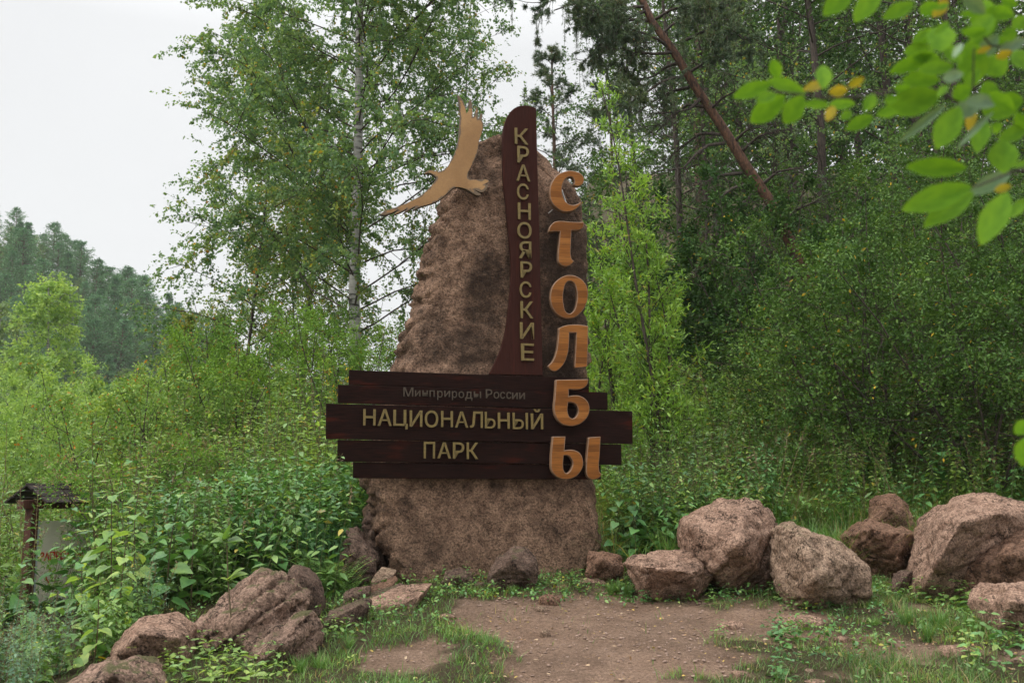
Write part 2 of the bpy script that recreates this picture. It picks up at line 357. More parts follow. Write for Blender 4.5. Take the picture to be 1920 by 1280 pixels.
def tag(o, label=None, cat=None, group=None, kind=None):
    if label: o['label'] = label
    if cat: o['category'] = cat
    if group: o['group'] = group
    if kind: o['kind'] = kind
    return o
def empty(name, loc=(0, 0, 0), rz=0, sc=1):
    o = bpy.data.objects.new(name, None); COL.objects.link(o); o.location = loc; o.rotation_euler = (0, 0, rz); o.scale = (sc, sc, sc); o.empty_display_size = .2
    return o
MASS = {'foliage', 'crown', 'branches', 'seed_head', 'seed_cluster', 'flower_head', 'twigs', 'stems', 'yellowing_foliage'}
def child(name, me, parent):
    o = bpy.data.objects.new(name, me); COL.objects.link(o); o.parent = parent
    if name in MASS: o['kind'] = 'stuff'
    return o
def copy_tree(o, parent=None):
    c = o.copy(); COL.objects.link(c); c.parent = parent
    for ch in list(o.children): copy_tree(ch, c)
    return c
# ================================================================ GROUND
DIRT = [(845, 1112), (900, 1116), (1000, 1103), (1100, 1108), (1200, 1122), (1330, 1138), (1450, 1128), (1450, 1165), (1340, 1205), (1275, 1245), (1250, 1300), (980, 1300), (950, 1240), (945, 1195), (880, 1168), (835, 1145)]
DIRT2 = [(690, 1215), (760, 1195), (850, 1202), (845, 1235), (770, 1262), (680, 1250)]
GRASSL = [(520, 1300), (590, 1235), (640, 1185), (700, 1178), (780, 1160), (860, 1168), (945, 1195), (945, 1235), (985, 1300)]
def wobpx(px, py, a=26):
    return px + (vn(px / 28, py / 14, 11) - .5) * a * 2 + (vn(px / 7, py / 4, 13) - .5) * a * 1.1, py + (vn(px / 28, py / 14, 12) - .5) * a + (vn(px / 7, py / 4, 14) - .5) * a * .6
def bare(x, y):
    """1 where trodden bare earth shows"""
    px, py = proj(x, y, G0(x, y)); qx, qy = wobpx(px, py)
    m = (inpoly(qx, qy, DIRT) | inpoly(qx, qy, DIRT2)).astype(float)
    q2x, q2y = wobpx(px + 500, py, 40)
    right = (px > 1200) & (py > 1110) & (y > 2)
    m = np.where(right & (fbm(x * 3.2, y * 3.2, 21, 4) > .56 + .07 * sst(px, 1400, 1800)), 1, m)
    m = np.where((y < 5.0) & (np.abs(x - .4) < 1.0), 1, m)
    return m
def axis(a, b, fine, lo, hi, g=1.12):
    c = list(np.arange(a, b, fine)); s = fine; v = c[-1]
    while v < hi: s *= g; v += s; c.append(v)
    s = fine; v = c[0]; pre = []
    while v > lo: s *= g; v -= s; pre.append(v)
    return np.array(pre[::-1] + c)
xs = axis(-4.2, 5.4, .040, -290, 230); ys = axis(4.6, 10.6, .040, -25, 400)
X, Y = np.meshgrid(xs, ys)
Z = G(X, Y)
near = sst(Y, 3, 5) * (1 - sst(Y, 11, 14))
bm_ = bare(X.ravel(), Y.ravel()).reshape(X.shape)
for _ in range(2):
    bm_[1:-1, 1:-1] = (bm_[1:-1, 1:-1] * 2 + bm_[2:, 1:-1] + bm_[:-2, 1:-1] + bm_[1:-1, 2:] + bm_[1:-1, :-2]) / 6
Z += near * ((fbm(X * 7, Y * 7, 5, 4) - .5) * .05 * (1.25 - bm_ * .75) - bm_ * .02)
nx, ny = len(xs), len(ys)
idx = np.arange(nx * ny).reshape(ny, nx)
F = np.stack([idx[:-1, :-1], idx[:-1, 1:], idx[1:, 1:], idx[1:, :-1]], -1).reshape(-1, 4)
ground = build('ground', np.stack([X, Y, Z], -1).reshape(-1, 3), [F], None, smooth=True)
at = ground.data.attributes.new('bare', 'FLOAT', 'POINT'); at.data.foreach_set('value', bm_.ravel().astype(np.float32))
tag(ground, kind='structure')
m, t, n, l, b = mat('earth')
a = n.new('ShaderNodeAttribute'); a.attribute_name = 'bare'
e1 = noise_n(n, l, 2.5, 6, .6); e2 = noise_n(n, l, 40, 4, .7); e3 = noise_n(n, l, 160, 3, .7)
dr = ramp(n, [(.3, (.24, .152, .102)), (.7, (.37, .248, .175))]); l.new(e1.outputs['Fac'], dr.inputs[0])
df = ramp(n, [(.32, g3(.55)), (.5, g3(1)), (.7, g3(1.35))]); l.new(e2.outputs['Fac'], df.inputs[0])
c1 = mixc(n, l, .8, dr.outputs[0], df.outputs[0], 'MULTIPLY')
e0 = noise_n(n, l, .9, 4, .65); d0 = ramp(n, [(.38, g3(.72)), (.55, g3(1.05))]); l.new(e0.outputs['Fac'], d0.inputs[0]); c1 = mixc(n, l, .9, c1, d0.outputs[0], 'MULTIPLY')
df3 = ramp(n, [(.35, g3(.6)), (.65, g3(1.25))]); l.new(e3.outputs['Fac'], df3.inputs[0]); c1 = mixc(n, l, .7, c1, df3.outputs[0], 'MULTIPLY')
hr = ramp(n, [(.3, (.045, .032, .020)), (.52, (.085, .065, .035)), (.7, (.07, .085, .03))]); l.new(e2.outputs['Fac'], hr.inputs[0])
l.new(mixc(n, l, a.outputs['Fac'], hr.outputs[0], c1), b.inputs['Base Color']); b.inputs['Roughness'].default_value = .95; b.inputs['Specular IOR Level'].default_value = .15
l.new(bump(n, l, e3.outputs['Fac'], .8, .006, bump(n, l, e2.outputs['Fac'], 1.0, .03)), b.inputs['Normal'])
ground.data.materials.append(m)

# far hill across the valley
def HZ(x, y):
    zr = 23.5 - .56 * (x + 56)
    zr = 6 * np.log1p(np.exp(np.clip(zr / 6, -20, 20)))
    zr = np.minimum(zr, 75)
    return -6 + (zr + 6) * sst(y, 88, 172) * (1 - .35 * sst(y, 185, 330))
hx = np.linspace(-260, 60, 90); hy = np.linspace(80, 420, 80); X, Y = np.meshgrid(hx, hy)
Z = HZ(X, Y) + (fbm(X / 14, Y / 14, 8, 3) - .5) * 3 - 2 * (Y < 84)
idx = np.arange(90 * 80).reshape(80, 90); F = np.stack([idx[:-1, :-1], idx[:-1, 1:], idx[1:, 1:], idx[1:, :-1]], -1).reshape(-1, 4)
m, t, n, l, b = mat('hillside'); e = noise_n(n, l, .4, 6, .7); r = ramp(n, [(.35, (.03, .045, .02)), (.7, (.06, .085, .035))]); l.new(e.outputs['Fac'], r.inputs[0]); l.new(r.outputs[0], b.inputs['Base Color']); b.inputs['Roughness'].default_value = 1
tag(build('hill', np.stack([X, Y, Z], -1).reshape(-1, 3), [F], m, smooth=True), kind='structure')

# ================================================================ MONUMENT
pA = P(611, 790, 8.70); pB = P(1184, 800, 9.32)
ex = Vector((pB.x - pA.x, pB.y - pA.y, 0)).normalized(); ez = Vector((0, 0, 1)); en = ex.cross(ez)  # towards the camera
if en.y > 0: en = -en
BO = Vector(((pA.x + pB.x) / 2, (pA.y + pB.y) / 2, 0)); BO.z = float(G(BO.x, BO.y))
mon = empty('monument', BO)
tag(mon, 'tall granite monolith carrying dark planks, wooden bird and Cyrillic national park lettering', 'monument')
def BP(px, py, off=0.0):
    """pixel -> (along, up, out) in the sign's own frame, on the plane 'off' metres in front"""
    d = Vector(ray(px, py)); c = Vector((0, 0, CAMZ)); o = BO + en * off
    t = (o - c).dot(en) / d.dot(en); p = c + d * t - BO
    return (p.dot(ex), p.z, off)
FR = Matrix(((ex.x, 0, en.x, 0), (ex.y, 0, en.y, 0), (ex.z, 1, en.z, 0), (0, 0, 0, 1)))  # local (a, b, n) -> world relative
def place(o, off, parent, lift=0.0):
    o.parent = parent
    o.matrix_local = Matrix.Translation(en * off) @ FR if parent is mon else Matrix.Translation((0, 0, off))
    return o
def curve_mesh(name, splines, thick, bevel, mats, res=6):
    cu = bpy.data.curves.new(name, 'CURVE'); cu.dimensions = '2D'; cu.fill_mode = 'BOTH'; cu.extrude = thick / 2; cu.bevel_depth = bevel; cu.bevel_resolution = 1; cu.resolution_u = res
    cu.offset = -bevel
    for pts in splines:
        s = cu.splines.new('BEZIER'); s.bezier_points.add(len(pts) - 1); s.use_cyclic_u = True
        for bp, p in zip(s.bezier_points, pts):
            bp.co = (p[0], p[1], 0); h = 'VECTOR' if len(p) > 2 and p[2] else 'AUTO'
            bp.handle_left_type = bp.handle_right_type = h
    o = bpy.data.objects.new('tmp', cu); COL.objects.link(o)
    dg = bpy.context.evaluated_depsgraph_get(); me = bpy.data.meshes.new_from_object(o.evaluated_get(dg)); me.name = name
    bpy.data.objects.remove(o)
    me.materials.clear()
    for m in mats: me.materials.append(m)
    return me
def rimfaces(me):
    """side and bevel faces use the second slot"""
    for p in me.polygons: p.material_index = 0 if p.normal.z > .98 else 1

# --- the monolith
Lp = [(247, 952), (250, 930), (262, 905), (285, 880), (320, 865), (345, 845), (370, 832), (385, 831), (397, 818), (425, 807), (455, 801), (480, 795), (520, 788), (560, 782), (600, 770), (640, 758), (665, 750), (690, 742), (720, 722), (800, 702), (890, 686), (950, 692), (1000, 703), (1050, 718), (1085, 733), (1160, 745)]
Rp = [(247, 956), (252, 985), (266, 1012), (285, 1037), (305, 1060), (330, 1086), (350, 1098), (380, 1103), (430, 1104), (480, 1108), (520, 1112), (560, 1108), (600, 1114), (640, 1116), (690, 1113), (720, 1106), (745, 1100), (800, 1106), (890, 1122), (960, 1129), (1010, 1136), (1035, 1130), (1060, 1108), (1085, 1098), (1160, 1095)]
nr, nc = 200, 270
tt = np.linspace(0, 1, nr); pys = 247.5 + (1160 - 247.5) * tt ** 1.25
Lx = np.interp(pys, [p[0] for p in Lp], [p[1] for p in Lp]); Rx = np.interp(pys, [p[0] for p in Rp], [p[1] for p in Rp])
V = np.zeros((nr, nc, 3)); th = np.linspace(0, 2 * np.pi, nc, endpoint=False)
cx_, sx_ = np.cos(th), np.sin(th)
pw = 2 / 4.5
ca = np.sign(cx_) * np.abs(cx_) ** pw; sa = np.sign(sx_) * np.abs(sx_) ** pw
# even the spacing out a little
for i in range(nr):
    aL, bz, _ = BP(Lx[i], pys[i], -.10); aR, _, _ = BP(Rx[i], pys[i], -.10)
    shrinkL = .0
    Tk = np.interp(bz, [-.4, 1, 2.5, 3.6, 3.95], [1.0, .95, .75, .5, .12])
    aL += .0
    ac, ha = (aL + aR) / 2, (aR - aL) / 2
    front = -.07 - .09 * (1 - min(1, Tk / .5)) - .03 * np.interp(bz, [0, 1.2], [-5, 0])
    V[i, :, 0] = ac + ha * ca; V[i, :, 1] = bz; V[i, :, 2] = front - Tk / 2 + Tk / 2 * sa
    # left flank: recede so the front face edge is inside the outline
    fl = np.clip((-ca - .86) / .14, 0, 1) * np.clip(sa, 0, 1)
    V[i, :, 2] -= fl * .10
Vf = V.reshape(-1, 3)
Nn = np.zeros_like(V); dth = np.roll(V, -1, 1) - np.roll(V, 1, 1); dr_ = np.gradient(V, axis=0); Nn = nrm(np.cross(dth, dr_)).reshape(-1, 3)
cen = V.mean(1, keepdims=True); sgn = np.sign(((V - cen).reshape(-1, 3) * Nn).sum(-1).mean()); Nn *= sgn
disp = np.zeros(len(Vf)); out_ = Vf.copy()
for k in range(len(Vf)):
    p = Vector(Vf[k]); q = p * .9 + Vector((3.1, 0, 7))
    d = .050 * noise.noise(q * 1.3) + .030 * noise.noise(q * 2.9) + .030 * (noise.fractal(p * 6, 1.0, 2.0, 3))
    rd = 1 - abs(noise.noise(Vector((p.x * 2.2 + .8 * p.y, p.y * 5.5 - 1.5 * p.x, p.z * 2))))
    side = min(1, max(0, (1 - abs(Nn[k, 2])) * 1.3))
    d -= side * .075 * max(0, rd - .78) * 4
    if p.x < 0: fq = (p.y * 3.1 + p.x * 1.2 + noise.noise(Vector((0, p.y * 1.7, 4))) * 1.6) % 1; d -= min(1, side * 1.4) * (.050 * (fq ** 2.5) - .030 * noise.fractal(p * 11, .8, 2.1, 3))
    rc = 1 - abs(noise.noise(Vector((p.x * 1.1 + 5, p.y * 1.1 + 2 + .7 * p.x, p.z + noise.noise(p * 3) * .4))))
    d -= .030 * max(0, rc - .965) / .035 * (1 if p.y > 1.7 else .4)
    d += .008 * noise.noise(p * 21)
    disp[k] = d
fr = np.clip(Nn[:, 2], 0, 1)
out_ += Nn * (disp * (1 - .5 * fr))[:, None]
out_[:, 2] = np.where(fr > .7, np.minimum(out_[:, 2], -.035), out_[:, 2])
idx = np.arange(nr * nc).reshape(nr, nc); i2 = np.roll(idx, -1, 1)
F = np.stack([idx[:-1], i2[:-1], i2[1:], idx[1:]], -1).reshape(-1, 4)
cap = np.stack([idx[0], np.roll(idx[0], -1), np.full(nc, nr * nc)], -1)
top = out_[:nc].mean(0); top[1] += .005
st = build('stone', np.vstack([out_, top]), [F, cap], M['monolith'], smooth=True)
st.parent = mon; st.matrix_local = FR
stn_shade = np.zeros(len(st.data.vertices)); VV = np.vstack([out_, top])
for (sx0, sy0, rx, ry, am) in [(1065, 520, 62, 190, 1.0), (1045, 690, 50, 60, 1.0), (915, 545, 45, 85, .85), (860, 650, 75, 40, .8), (790, 640, 50, 45, .6), (895, 330, 40, 60, .55), (930, 650, 30, 50, .4), (1095, 345, 22, 25, .4), (905, 905, 260, 16, .45), (760, 950, 20, 20, .5), (1040, 930, 35, 22, .45), (1085, 1010, 60, 22, .3), (700, 970, 16, 80, .6), (960, 475, 26, 50, .6), (820, 470, 20, 60, .35)]:  # dark weathering patches, plus shade under the planks painted into the colour
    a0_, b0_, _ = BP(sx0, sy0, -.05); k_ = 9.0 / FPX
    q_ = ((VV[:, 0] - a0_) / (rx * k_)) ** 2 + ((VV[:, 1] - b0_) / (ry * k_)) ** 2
    stn_shade = np.maximum(stn_shade, am * np.clip(1.35 - q_ * .8, 0, 1))
stn_shade = np.maximum(stn_shade, .5 * np.append(np.clip(1.2 - fr * 1.3, 0, 1), 0) * (VV[:, 0] < -.2))  # shade of the left flank, painted into the colour
at = st.data.attributes.new('stain_shade', 'FLOAT', 'POINT'); at.data.foreach_set('value', stn_shade.astype(np.float32))
# --- upright panel
PAN = [(1003.8, 204.8, 1), (991, 200.8), (978.5, 200), (966, 203.7), (955, 213), (948, 226), (943.7, 240.6), (941.6, 262), (941.6, 295.5), (942.7, 337.7), (947, 380), (951, 422), (955, 460), (957.5, 493), (956.5, 535), (953, 575), (949, 609), (941.6, 642.5), (931, 672), (916, 702, 1), (1016.5, 704, 1)]
def pxs(pts, off): return [(*BP(p[0], p[1], off)[:2], p[2] if len(p) > 2 else 0) for p in pts]
OFFP = .03
me = curve_mesh('upright_panel', [pxs(PAN, OFFP)], .05, .004, [M['panel']])
panel = bpy.data.objects.new('upright_panel', me); COL.objects.link(panel); place(panel, OFFP, mon); panel['label'] = 'upright reddish brown panel rounded at the top'
# --- planks
PL = [((654, 694), (1103, 709.5), (1103, 735), (654, 721.0), .035), ((633.4, 721.5), (1137, 735.8), (1138, 768), (633.4, 755.6), .05), ((611, 756.6), (1184, 771), (1184.5, 832), (611, 822.6), .065),
      ((633, 824.2), (1163, 833), (1164, 871.3), (633, 864.9), .05), ((662, 866), (1125, 872), (1125, 898.3), (662, 896), .035)]
planks = []
for q in PL:
    off = q[4]
    me = curve_mesh('plank', [[(*BP(a[0], a[1], off)[:2], 1) for a in q[:4]]], .05, .003, [M['plank']])
    o = bpy.data.objects.new('plank', me); COL.objects.link(o); place(o, off, mon); planks.append(o)
for o, s in zip(planks, ('topmost dark plank, short, without lettering', 'dark plank with the small ministry lettering', 'widest dark plank carrying the main park word', 'dark plank carrying the short park word', 'lowest dark plank, short, without lettering')): o['label'] = s
# --- small metal letters
def glyph(ch, box, parent, off, m, thick=.018, bold=.012):
    x0, y0, x1, y1 = box
    tx = bpy.data.curves.new('letter', 'FONT'); tx.body = ch; tx.size = 1; tx.extrude = .01; tx.offset = bold; tx.resolution_u = 3
    o = bpy.data.objects.new('tmp', tx); COL.objects.link(o)
    dg = bpy.context.evaluated_depsgraph_get(); me = bpy.data.meshes.new_from_object(o.evaluated_get(dg)); bpy.data.objects.remove(o)
    V = np.zeros(len(me.vertices) * 3); me.vertices.foreach_get('co', V); V = V.reshape(-1, 3)
    lo, hi = V.min(0), V.max(0); V = (V - lo) / (hi - lo)
    bl = BP(x0, y1, off); br = BP(x1, y1, off); tl = BP(x0, y0, off); 
    V2 = np.zeros_like(V)
    V2[:, 0] = bl[0] + V[:, 0] * (br[0] - bl[0]); V2[:, 1] = bl[1] + V[:, 1] * (tl[1] - bl[1]) ; V2[:, 2] = (V[:, 2] - .5) * thick
    me.vertices.foreach_set('co', V2.ravel().astype(np.float32)); me.update(); me.name = 'letter'; me.materials.clear(); me.materials.append(m)
    g = bpy.data.objects.new('letter', me); COL.objects.link(g)
    g.parent = parent; g.matrix_local = Matrix.Translation((0, 0, off - parent['_off']))
    return g
panel['_off'] = OFFP
for o, q in zip(planks, PL): o['_off'] = q[4]
col = [('К', 965, 240, 990.5, 270), ('Р', 970, 274, 991.5, 305), ('А', 968, 308.5, 994, 339), ('С', 969.5, 344, 991, 374), ('Н', 971, 380, 995, 411), ('О', 970, 416, 996.5, 447), ('Я', 973, 452, 996, 484), ('Р', 976, 490, 997.5, 520.5), ('С', 974.5, 527, 996, 558), ('К', 976, 564.5, 999.5, 596), ('И', 975, 604, 1001, 635), ('Е', 977, 643.5, 1001, 675.6)]
for c, *bx in col: glyph(c, bx, panel, OFFP + .045, M['brass'], bold=.008)
def zb(x0, y0, x1, y1): return (660 + x0 / 5.0526, 710 + y0 / 5.0526, 660 + x1 / 5.0526, 710 + y1 / 5.0526)
for c, *bx in [('Н', 105, 285, 222, 440), ('А', 243, 285, 375, 443), ('Ц', 390, 292, 527, 475), ('И', 545, 298, 665, 452), ('О', 688, 298, 815, 460), ('Н', 843, 303, 955, 455), ('А', 975, 308, 1100, 460), ('Л', 1118, 308, 1238, 462), ('Ь', 1258, 312, 1358, 468), ('Н', 1382, 318, 1493, 470), ('Ы', 1522, 320, 1665, 475), ('Й', 1695, 285, 1810, 475)]:
    glyph(c, zb(*bx), planks[2], PL[2][4] + .045, M['brass'], bold=0 if c in 'ЬЫ' else .009)
for c, *bx in [('П', 678, 595, 785, 752), ('А', 808, 600, 937, 752), ('Р', 955, 600, 1062, 755), ('К', 1085, 602, 1195, 758)]:
    glyph(c, zb(*bx), planks[3], PL[3][4] + .045, M['brass'], bold=.009)
for c, *bx in [('М', 487, 80, 580, 165), ('и', 597, 108, 648, 165), ('н', 668, 108, 718, 162), ('п', 735, 108, 782, 168), ('р', 808, 112, 858, 198), ('и', 875, 112, 928, 170), ('р', 947, 115, 995, 200), ('о', 1010, 118, 1062, 180), ('д', 1073, 120, 1140, 205), ('ы', 1155, 120, 1222, 180), ('Р', 1268, 98, 1328, 182), ('о', 1342, 122, 1395, 185), ('с', 1405, 122, 1450, 187), ('с', 1463, 122, 1510, 188), ('и', 1518, 130, 1570, 190), ('и', 1585, 130, 1638, 190)]:
    glyph(c, zb(*bx), planks[1], PL[1][4] + .036, M['brass_dark'], thick=.010, bold=0)
for o in [panel] + planks: del o['_off']
# --- big laminated wooden letters
def laminated():
    m, t, n, l, b = mat('laminated_wood')
    tc = n.new('ShaderNodeTexCoord'); sp = n.new('ShaderNodeSeparateXYZ'); l.new(tc.outputs['Object'], sp.inputs[0])
    nz = noise_n(n, l, 1.3, 2, .5, vec=tc.outputs['Object'])
    ma = n.new('ShaderNodeMath'); ma.operation = 'MULTIPLY_ADD'; l.new(sp.outputs['Y'], ma.inputs[0]); ma.inputs[1].default_value = 17.0
    oi = n.new('ShaderNodeObjectInfo'); l.new(oi.outputs['Random'], ma.inputs[2])
    fl = n.new('ShaderNodeMath'); fl.operation = 'FLOOR'; l.new(ma.outputs[0], fl.inputs[0])
    sx = n.new('ShaderNodeMath'); sx.operation = 'MULTIPLY_ADD'; l.new(sp.outputs['X'], sx.inputs[0]); sx.inputs[1].default_value = .7; l.new(fl.outputs[0], sx.inputs[2])
    fx = n.new('ShaderNodeMath'); fx.operation = 'FLOOR'; l.new(sx.outputs[0], fx.inputs[0])
    cmb = n.new('ShaderNodeCombineXYZ'); l.new(fl.outputs[0], cmb.inputs[0]); l.new(oi.outputs['Random'], cmb.inputs[1]); l.new(fx.outputs[0], cmb.inputs[2])
    wn = n.new('ShaderNodeTexWhiteNoise'); l.new(cmb.outputs[0], wn.inputs['Vector'])
    r = ramp(n, [(0, (.185, .066, .013)), (.35, (.25, .090, .018)), (.7, (.29, .108, .022)), (1, (.34, .135, .032))]); l.new(wn.outputs['Value'], r.inputs[0])
    mp = n.new('ShaderNodeMapping'); mp.inputs['Scale'].default_value = (3, 60, 3); l.new(tc.outputs['Object'], mp.inputs[0])
    g = noise_n(n, l, 2, 5, .6, vec=mp.outputs[0]); gr = ramp(n, [(.32, g3(.55)), (.6, g3(1.12))]); l.new(g.outputs['Fac'], gr.inputs[0])
    c = mixc(n, l, .8, r.outputs[0], gr.outputs[0], 'MULTIPLY')
    fc = n.new('ShaderNodeMath'); fc.operation = 'FRACT'; l.new(ma.outputs[0], fc.inputs[0])
    jr = ramp(n, [(0, g3(1)), (.045, g3(0))]); l.new(fc.outputs[0], jr.inputs[0])
    c = mixc(n, l, jr.outputs[0], c, (.12, .045, .018)); 
    l.new(c, b.inputs['Base Color']); b.inputs['Roughness'].default_value = .5; b.inputs['Specular IOR Level'].default_value = .15
    l.new(bump(n, l, jr.outputs[0], -.5, .002), b.inputs['Normal'])
    return m
M['lam'] = laminated(); M['rim'] = simplemat('worn_pale_wood_edge', (.22, .125, .070), .55, 0, .3, 30)
def tz(l_, oy): return [(1010 + p[0] / 6.095, oy + p[1] / 6.095) + ((1,) if len(p) > 2 else ()) for p in l_]
BIG = {
 'С': (310, [[(400, 78), (470, 105), (505, 150), (505, 200), (475, 240), (430, 250), (386, 234, 1), (398, 200), (388, 162), (352, 143), (318, 152), (285, 185), (262, 240), (258, 310), (275, 380), (310, 435), (370, 462), (430, 452), (487, 416, 1), (460, 470), (400, 520), (330, 540), (260, 532), (190, 490), (140, 430), (118, 350), (122, 260), (150, 190), (200, 125), (270, 88), (340, 72)]]),
 'Т': (310, [[(105, 772, 1), (110, 730), (132, 690), (170, 657), (215, 645), (360, 654), (510, 658, 1), (505, 700), (490, 730), (455, 748), (366, 752, 1), (360, 900), (360, 1045), (372, 1082), (394, 1100, 1), (370, 1135), (330, 1158), (285, 1160), (240, 1140), (216, 1105), (212, 1055), (222, 900), (234, 766, 1), (165, 764)]]),
 'О': (500, [[(355, 102), (440, 125), (510, 180), (550, 265), (553, 350), (530, 440), (480, 520), (410, 580), (330, 598), (240, 575), (170, 510), (130, 420), (125, 320), (150, 230), (210, 155), (280, 115)], [(350, 172), (390, 192), (420, 260), (430, 340), (420, 430), (390, 510), (345, 540), (305, 522), (280, 450), (271, 360), (281, 260), (310, 190)]]),
 'Л': (500, [[(220, 705, 1), (300, 675), (380, 665), (470, 668), (556, 682, 1), (553, 920), (545, 1148, 1), (398, 1162, 1), (410, 960), (418, 760, 1), (342, 760, 1), (337, 900), (320, 1010), (280, 1110), (230, 1170), (180, 1198), (130, 1185), (95, 1140, 1), (150, 1080), (190, 980), (210, 860)]]),
 'Б': (700, [[(188, 75, 1), (370, 72), (557, 68, 1), (553, 110), (530, 150), (480, 180), (420, 188), (336, 184, 1), (333, 262, 1), (400, 252), (470, 262), (530, 300), (565, 360), (570, 430), (545, 500), (490, 560), (420, 595), (340, 602), (260, 580), (200, 520), (168, 430), (178, 250)], [(328, 334, 1), (380, 337), (425, 370), (440, 430), (425, 480), (390, 513), (355, 508), (327, 460), (321, 400)]]),
 'Ы': (700, [[(152, 722, 1), (297, 720, 1), (285, 877, 1), (350, 870), (410, 880), (465, 915), (495, 980), (495, 1060), (460, 1130), (400, 1185), (320, 1208), (240, 1200), (175, 1160), (134, 1090), (130, 1000), (138, 860)], [(277, 938, 1), (320, 937), (360, 970), (378, 1020), (365, 1080), (335, 1125), (305, 1138), (280, 1110), (270, 1055), (272, 1000)], [(560, 730, 1), (697, 722, 1), (690, 900), (680, 1090), (690, 1130), (712, 1150, 1), (680, 1190), (630, 1210), (570, 1200), (537, 1150), (532, 1080), (543, 900)]]),
}
for k, (oy, sp) in BIG.items():
    off = .13 if k in 'БЫ' else .06
    me = curve_mesh('big_letter', [pxs(tz(s, oy), off) for s in sp], .05, .007, [M['lam'], M['rim']]); rimfaces(me)
    o = bpy.data.objects.new('big_letter', me); COL.objects.link(o); place(o, off, mon)
    o['label'] = {'С': 'topmost orange wooden letter С', 'Т': 'orange wooden letter Т', 'О': 'orange oval wooden letter О', 'Л': 'orange wooden letter Л', 'Б': 'orange wooden letter Б over the planks', 'Ы': 'lowest orange wooden letter Ы in two strokes'}[k]
rd = Acc(); a_ = BP(1053.5, 356, .045); b_ = BP(1061.5, 381, .045); Q = np.array([[a_, b_]]); tubes(rd, Q, .006, .006, 6); 
o = rd.out('fixing_rod', M['steel']); o.parent = mon; o.matrix_local = FR
rd = Acc(); a_ = BP(1028, 400, .02); b_ = BP(1036, 393, .045); tubes(rd, np.array([[a_, b_]]), .005, .005, 6)
o = rd.out('fixing_rod', M['steel']); o.parent = mon; o.matrix_local = FR
# --- bird
BIRD = [(808, 48, 1), (838, 80), (862, 118), (876, 160), (884, 200, 1), (890, 228, 1), (908, 205), (916, 165), (914, 120), (922, 93, 1), (938, 110), (946, 150), (948, 210), (952, 262, 1), (968, 245), (980, 200), (988, 160, 1), (1000, 190), (998, 240), (1003, 282, 1), (1015, 262), (1028, 228, 1), (1042, 240), (1038, 290), (1050, 320), (1046, 380), (1030, 440), (1008, 500), (1004, 560), (990, 620), (960, 690), (925, 755), (906, 805), (912, 845), (945, 860), (1010, 864), (1080, 860), (1105, 870), (1100, 890), (1072, 905, 1), (1100, 908, 1), (1090, 940), (1068, 970), (1040, 985), (965, 958, 1), (1000, 985), (1028, 1000), (1015, 1016), (985, 1012), (945, 990), (900, 962), (850, 942), (780, 938), (740, 965), (680, 1020), (610, 1070), (530, 1100), (440, 1128), (378, 1158, 1), (400, 1120, 1), (340, 1155), (278, 1190, 1), (325, 1140, 1), (260, 1175), (190, 1200, 1), (240, 1150, 1), (180, 1180), (110, 1203, 1), (60, 1198, 1), (100, 1165), (170, 1140), (260, 1112), (330, 1080), (400, 1045), (470, 1000), (530, 945), (580, 885), (600, 848), (580, 825), (540, 802), (486, 808, 1), (505, 785), (535, 770), (575, 775), (620, 785), (670, 770), (710, 735), (740, 680), (780, 600), (805, 520), (818, 430), (825, 340), (832, 260), (830, 200), (818, 120)]
bp = [(700 + p[0] / 5.122, 170 + p[1] / 5.122) + ((1,) if len(p) > 2 else ()) for p in BIRD]
me = curve_mesh('bird', [pxs(bp, .05)], .045, .003, [bpy.data.materials.new('x')], res=4)
bo = bpy.data.objects.new('tmp', me); COL.objects.link(bo)
bmm = bmesh.new(); bmm.from_mesh(me); bmesh.ops.triangulate(bmm, faces=bmm.faces)
for _ in range(6):
    le = [e for e in bmm.edges if e.calc_length() > .035]
    if not le: break
    bmesh.ops.subdivide_edges(bmm, edges=le, cuts=1); bmesh.ops.triangulate(bmm, faces=[f for f in bmm.faces if len(f.verts) > 3])
bmm.to_mesh(me); bmm.free(); bpy.data.objects.remove(bo)
edge = np.array([BP(p[0], p[1], .05)[:2] for p in bp]); seg = np.roll(edge, -1, 0) - edge
V = np.zeros(len(me.vertices) * 3); me.vertices.foreach_get('co', V); V = V.reshape(-1, 3)
rel = V[:, None, :2] - edge[None]; u = np.clip((rel * seg).sum(-1) / (seg ** 2).sum(-1), 0, 1); dist = np.linalg.norm(rel - u[..., None] * seg, axis=-1).min(1)
wear = np.clip(1 - dist / .025, 0, 1)
at = me.attributes.new('wear', 'FLOAT', 'POINT'); at.data.foreach_set('value', wear.astype(np.float32))
m, t, n, l, b = mat('weathered_tan_wood')
a = n.new('ShaderNodeAttribute'); a.attribute_name = 'wear'; s1 = noise_n(n, l, 9, 6, .7); s2 = noise_n(n, l, 2.2, 4, .6); s3 = noise_n(n, l, 60, 4, .6)
cc = ramp(n, [(.35, (.30, .155, .050)), (.65, (.42, .235, .088))]); l.new(s2.outputs['Fac'], cc.inputs[0])
ff = ramp(n, [(.35, g3(.88)), (.65, g3(1.06))]); l.new(s3.outputs['Fac'], ff.inputs[0]); c = mixc(n, l, .8, cc.outputs[0], ff.outputs[0], 'MULTIPLY')
su = n.new('ShaderNodeMath'); su.operation = 'MULTIPLY_ADD'; l.new(a.outputs['Fac'], su.inputs[0]); su.inputs[1].default_value = .30; l.new(s1.outputs['Fac'], su.inputs[2])
wr = ramp(n, [(.66, g3(0)), (.74, g3(.85))]); l.new(su.outputs[0], wr.inputs[0]); c = mixc(n, l, wr.outputs[0], c, (.11, .08, .052))
l.new(c, b.inputs['Base Color']); b.inputs['Roughness'].default_value = .6; l.new(bump(n, l, s1.outputs['Fac'], .3, .004), b.inputs['Normal'])
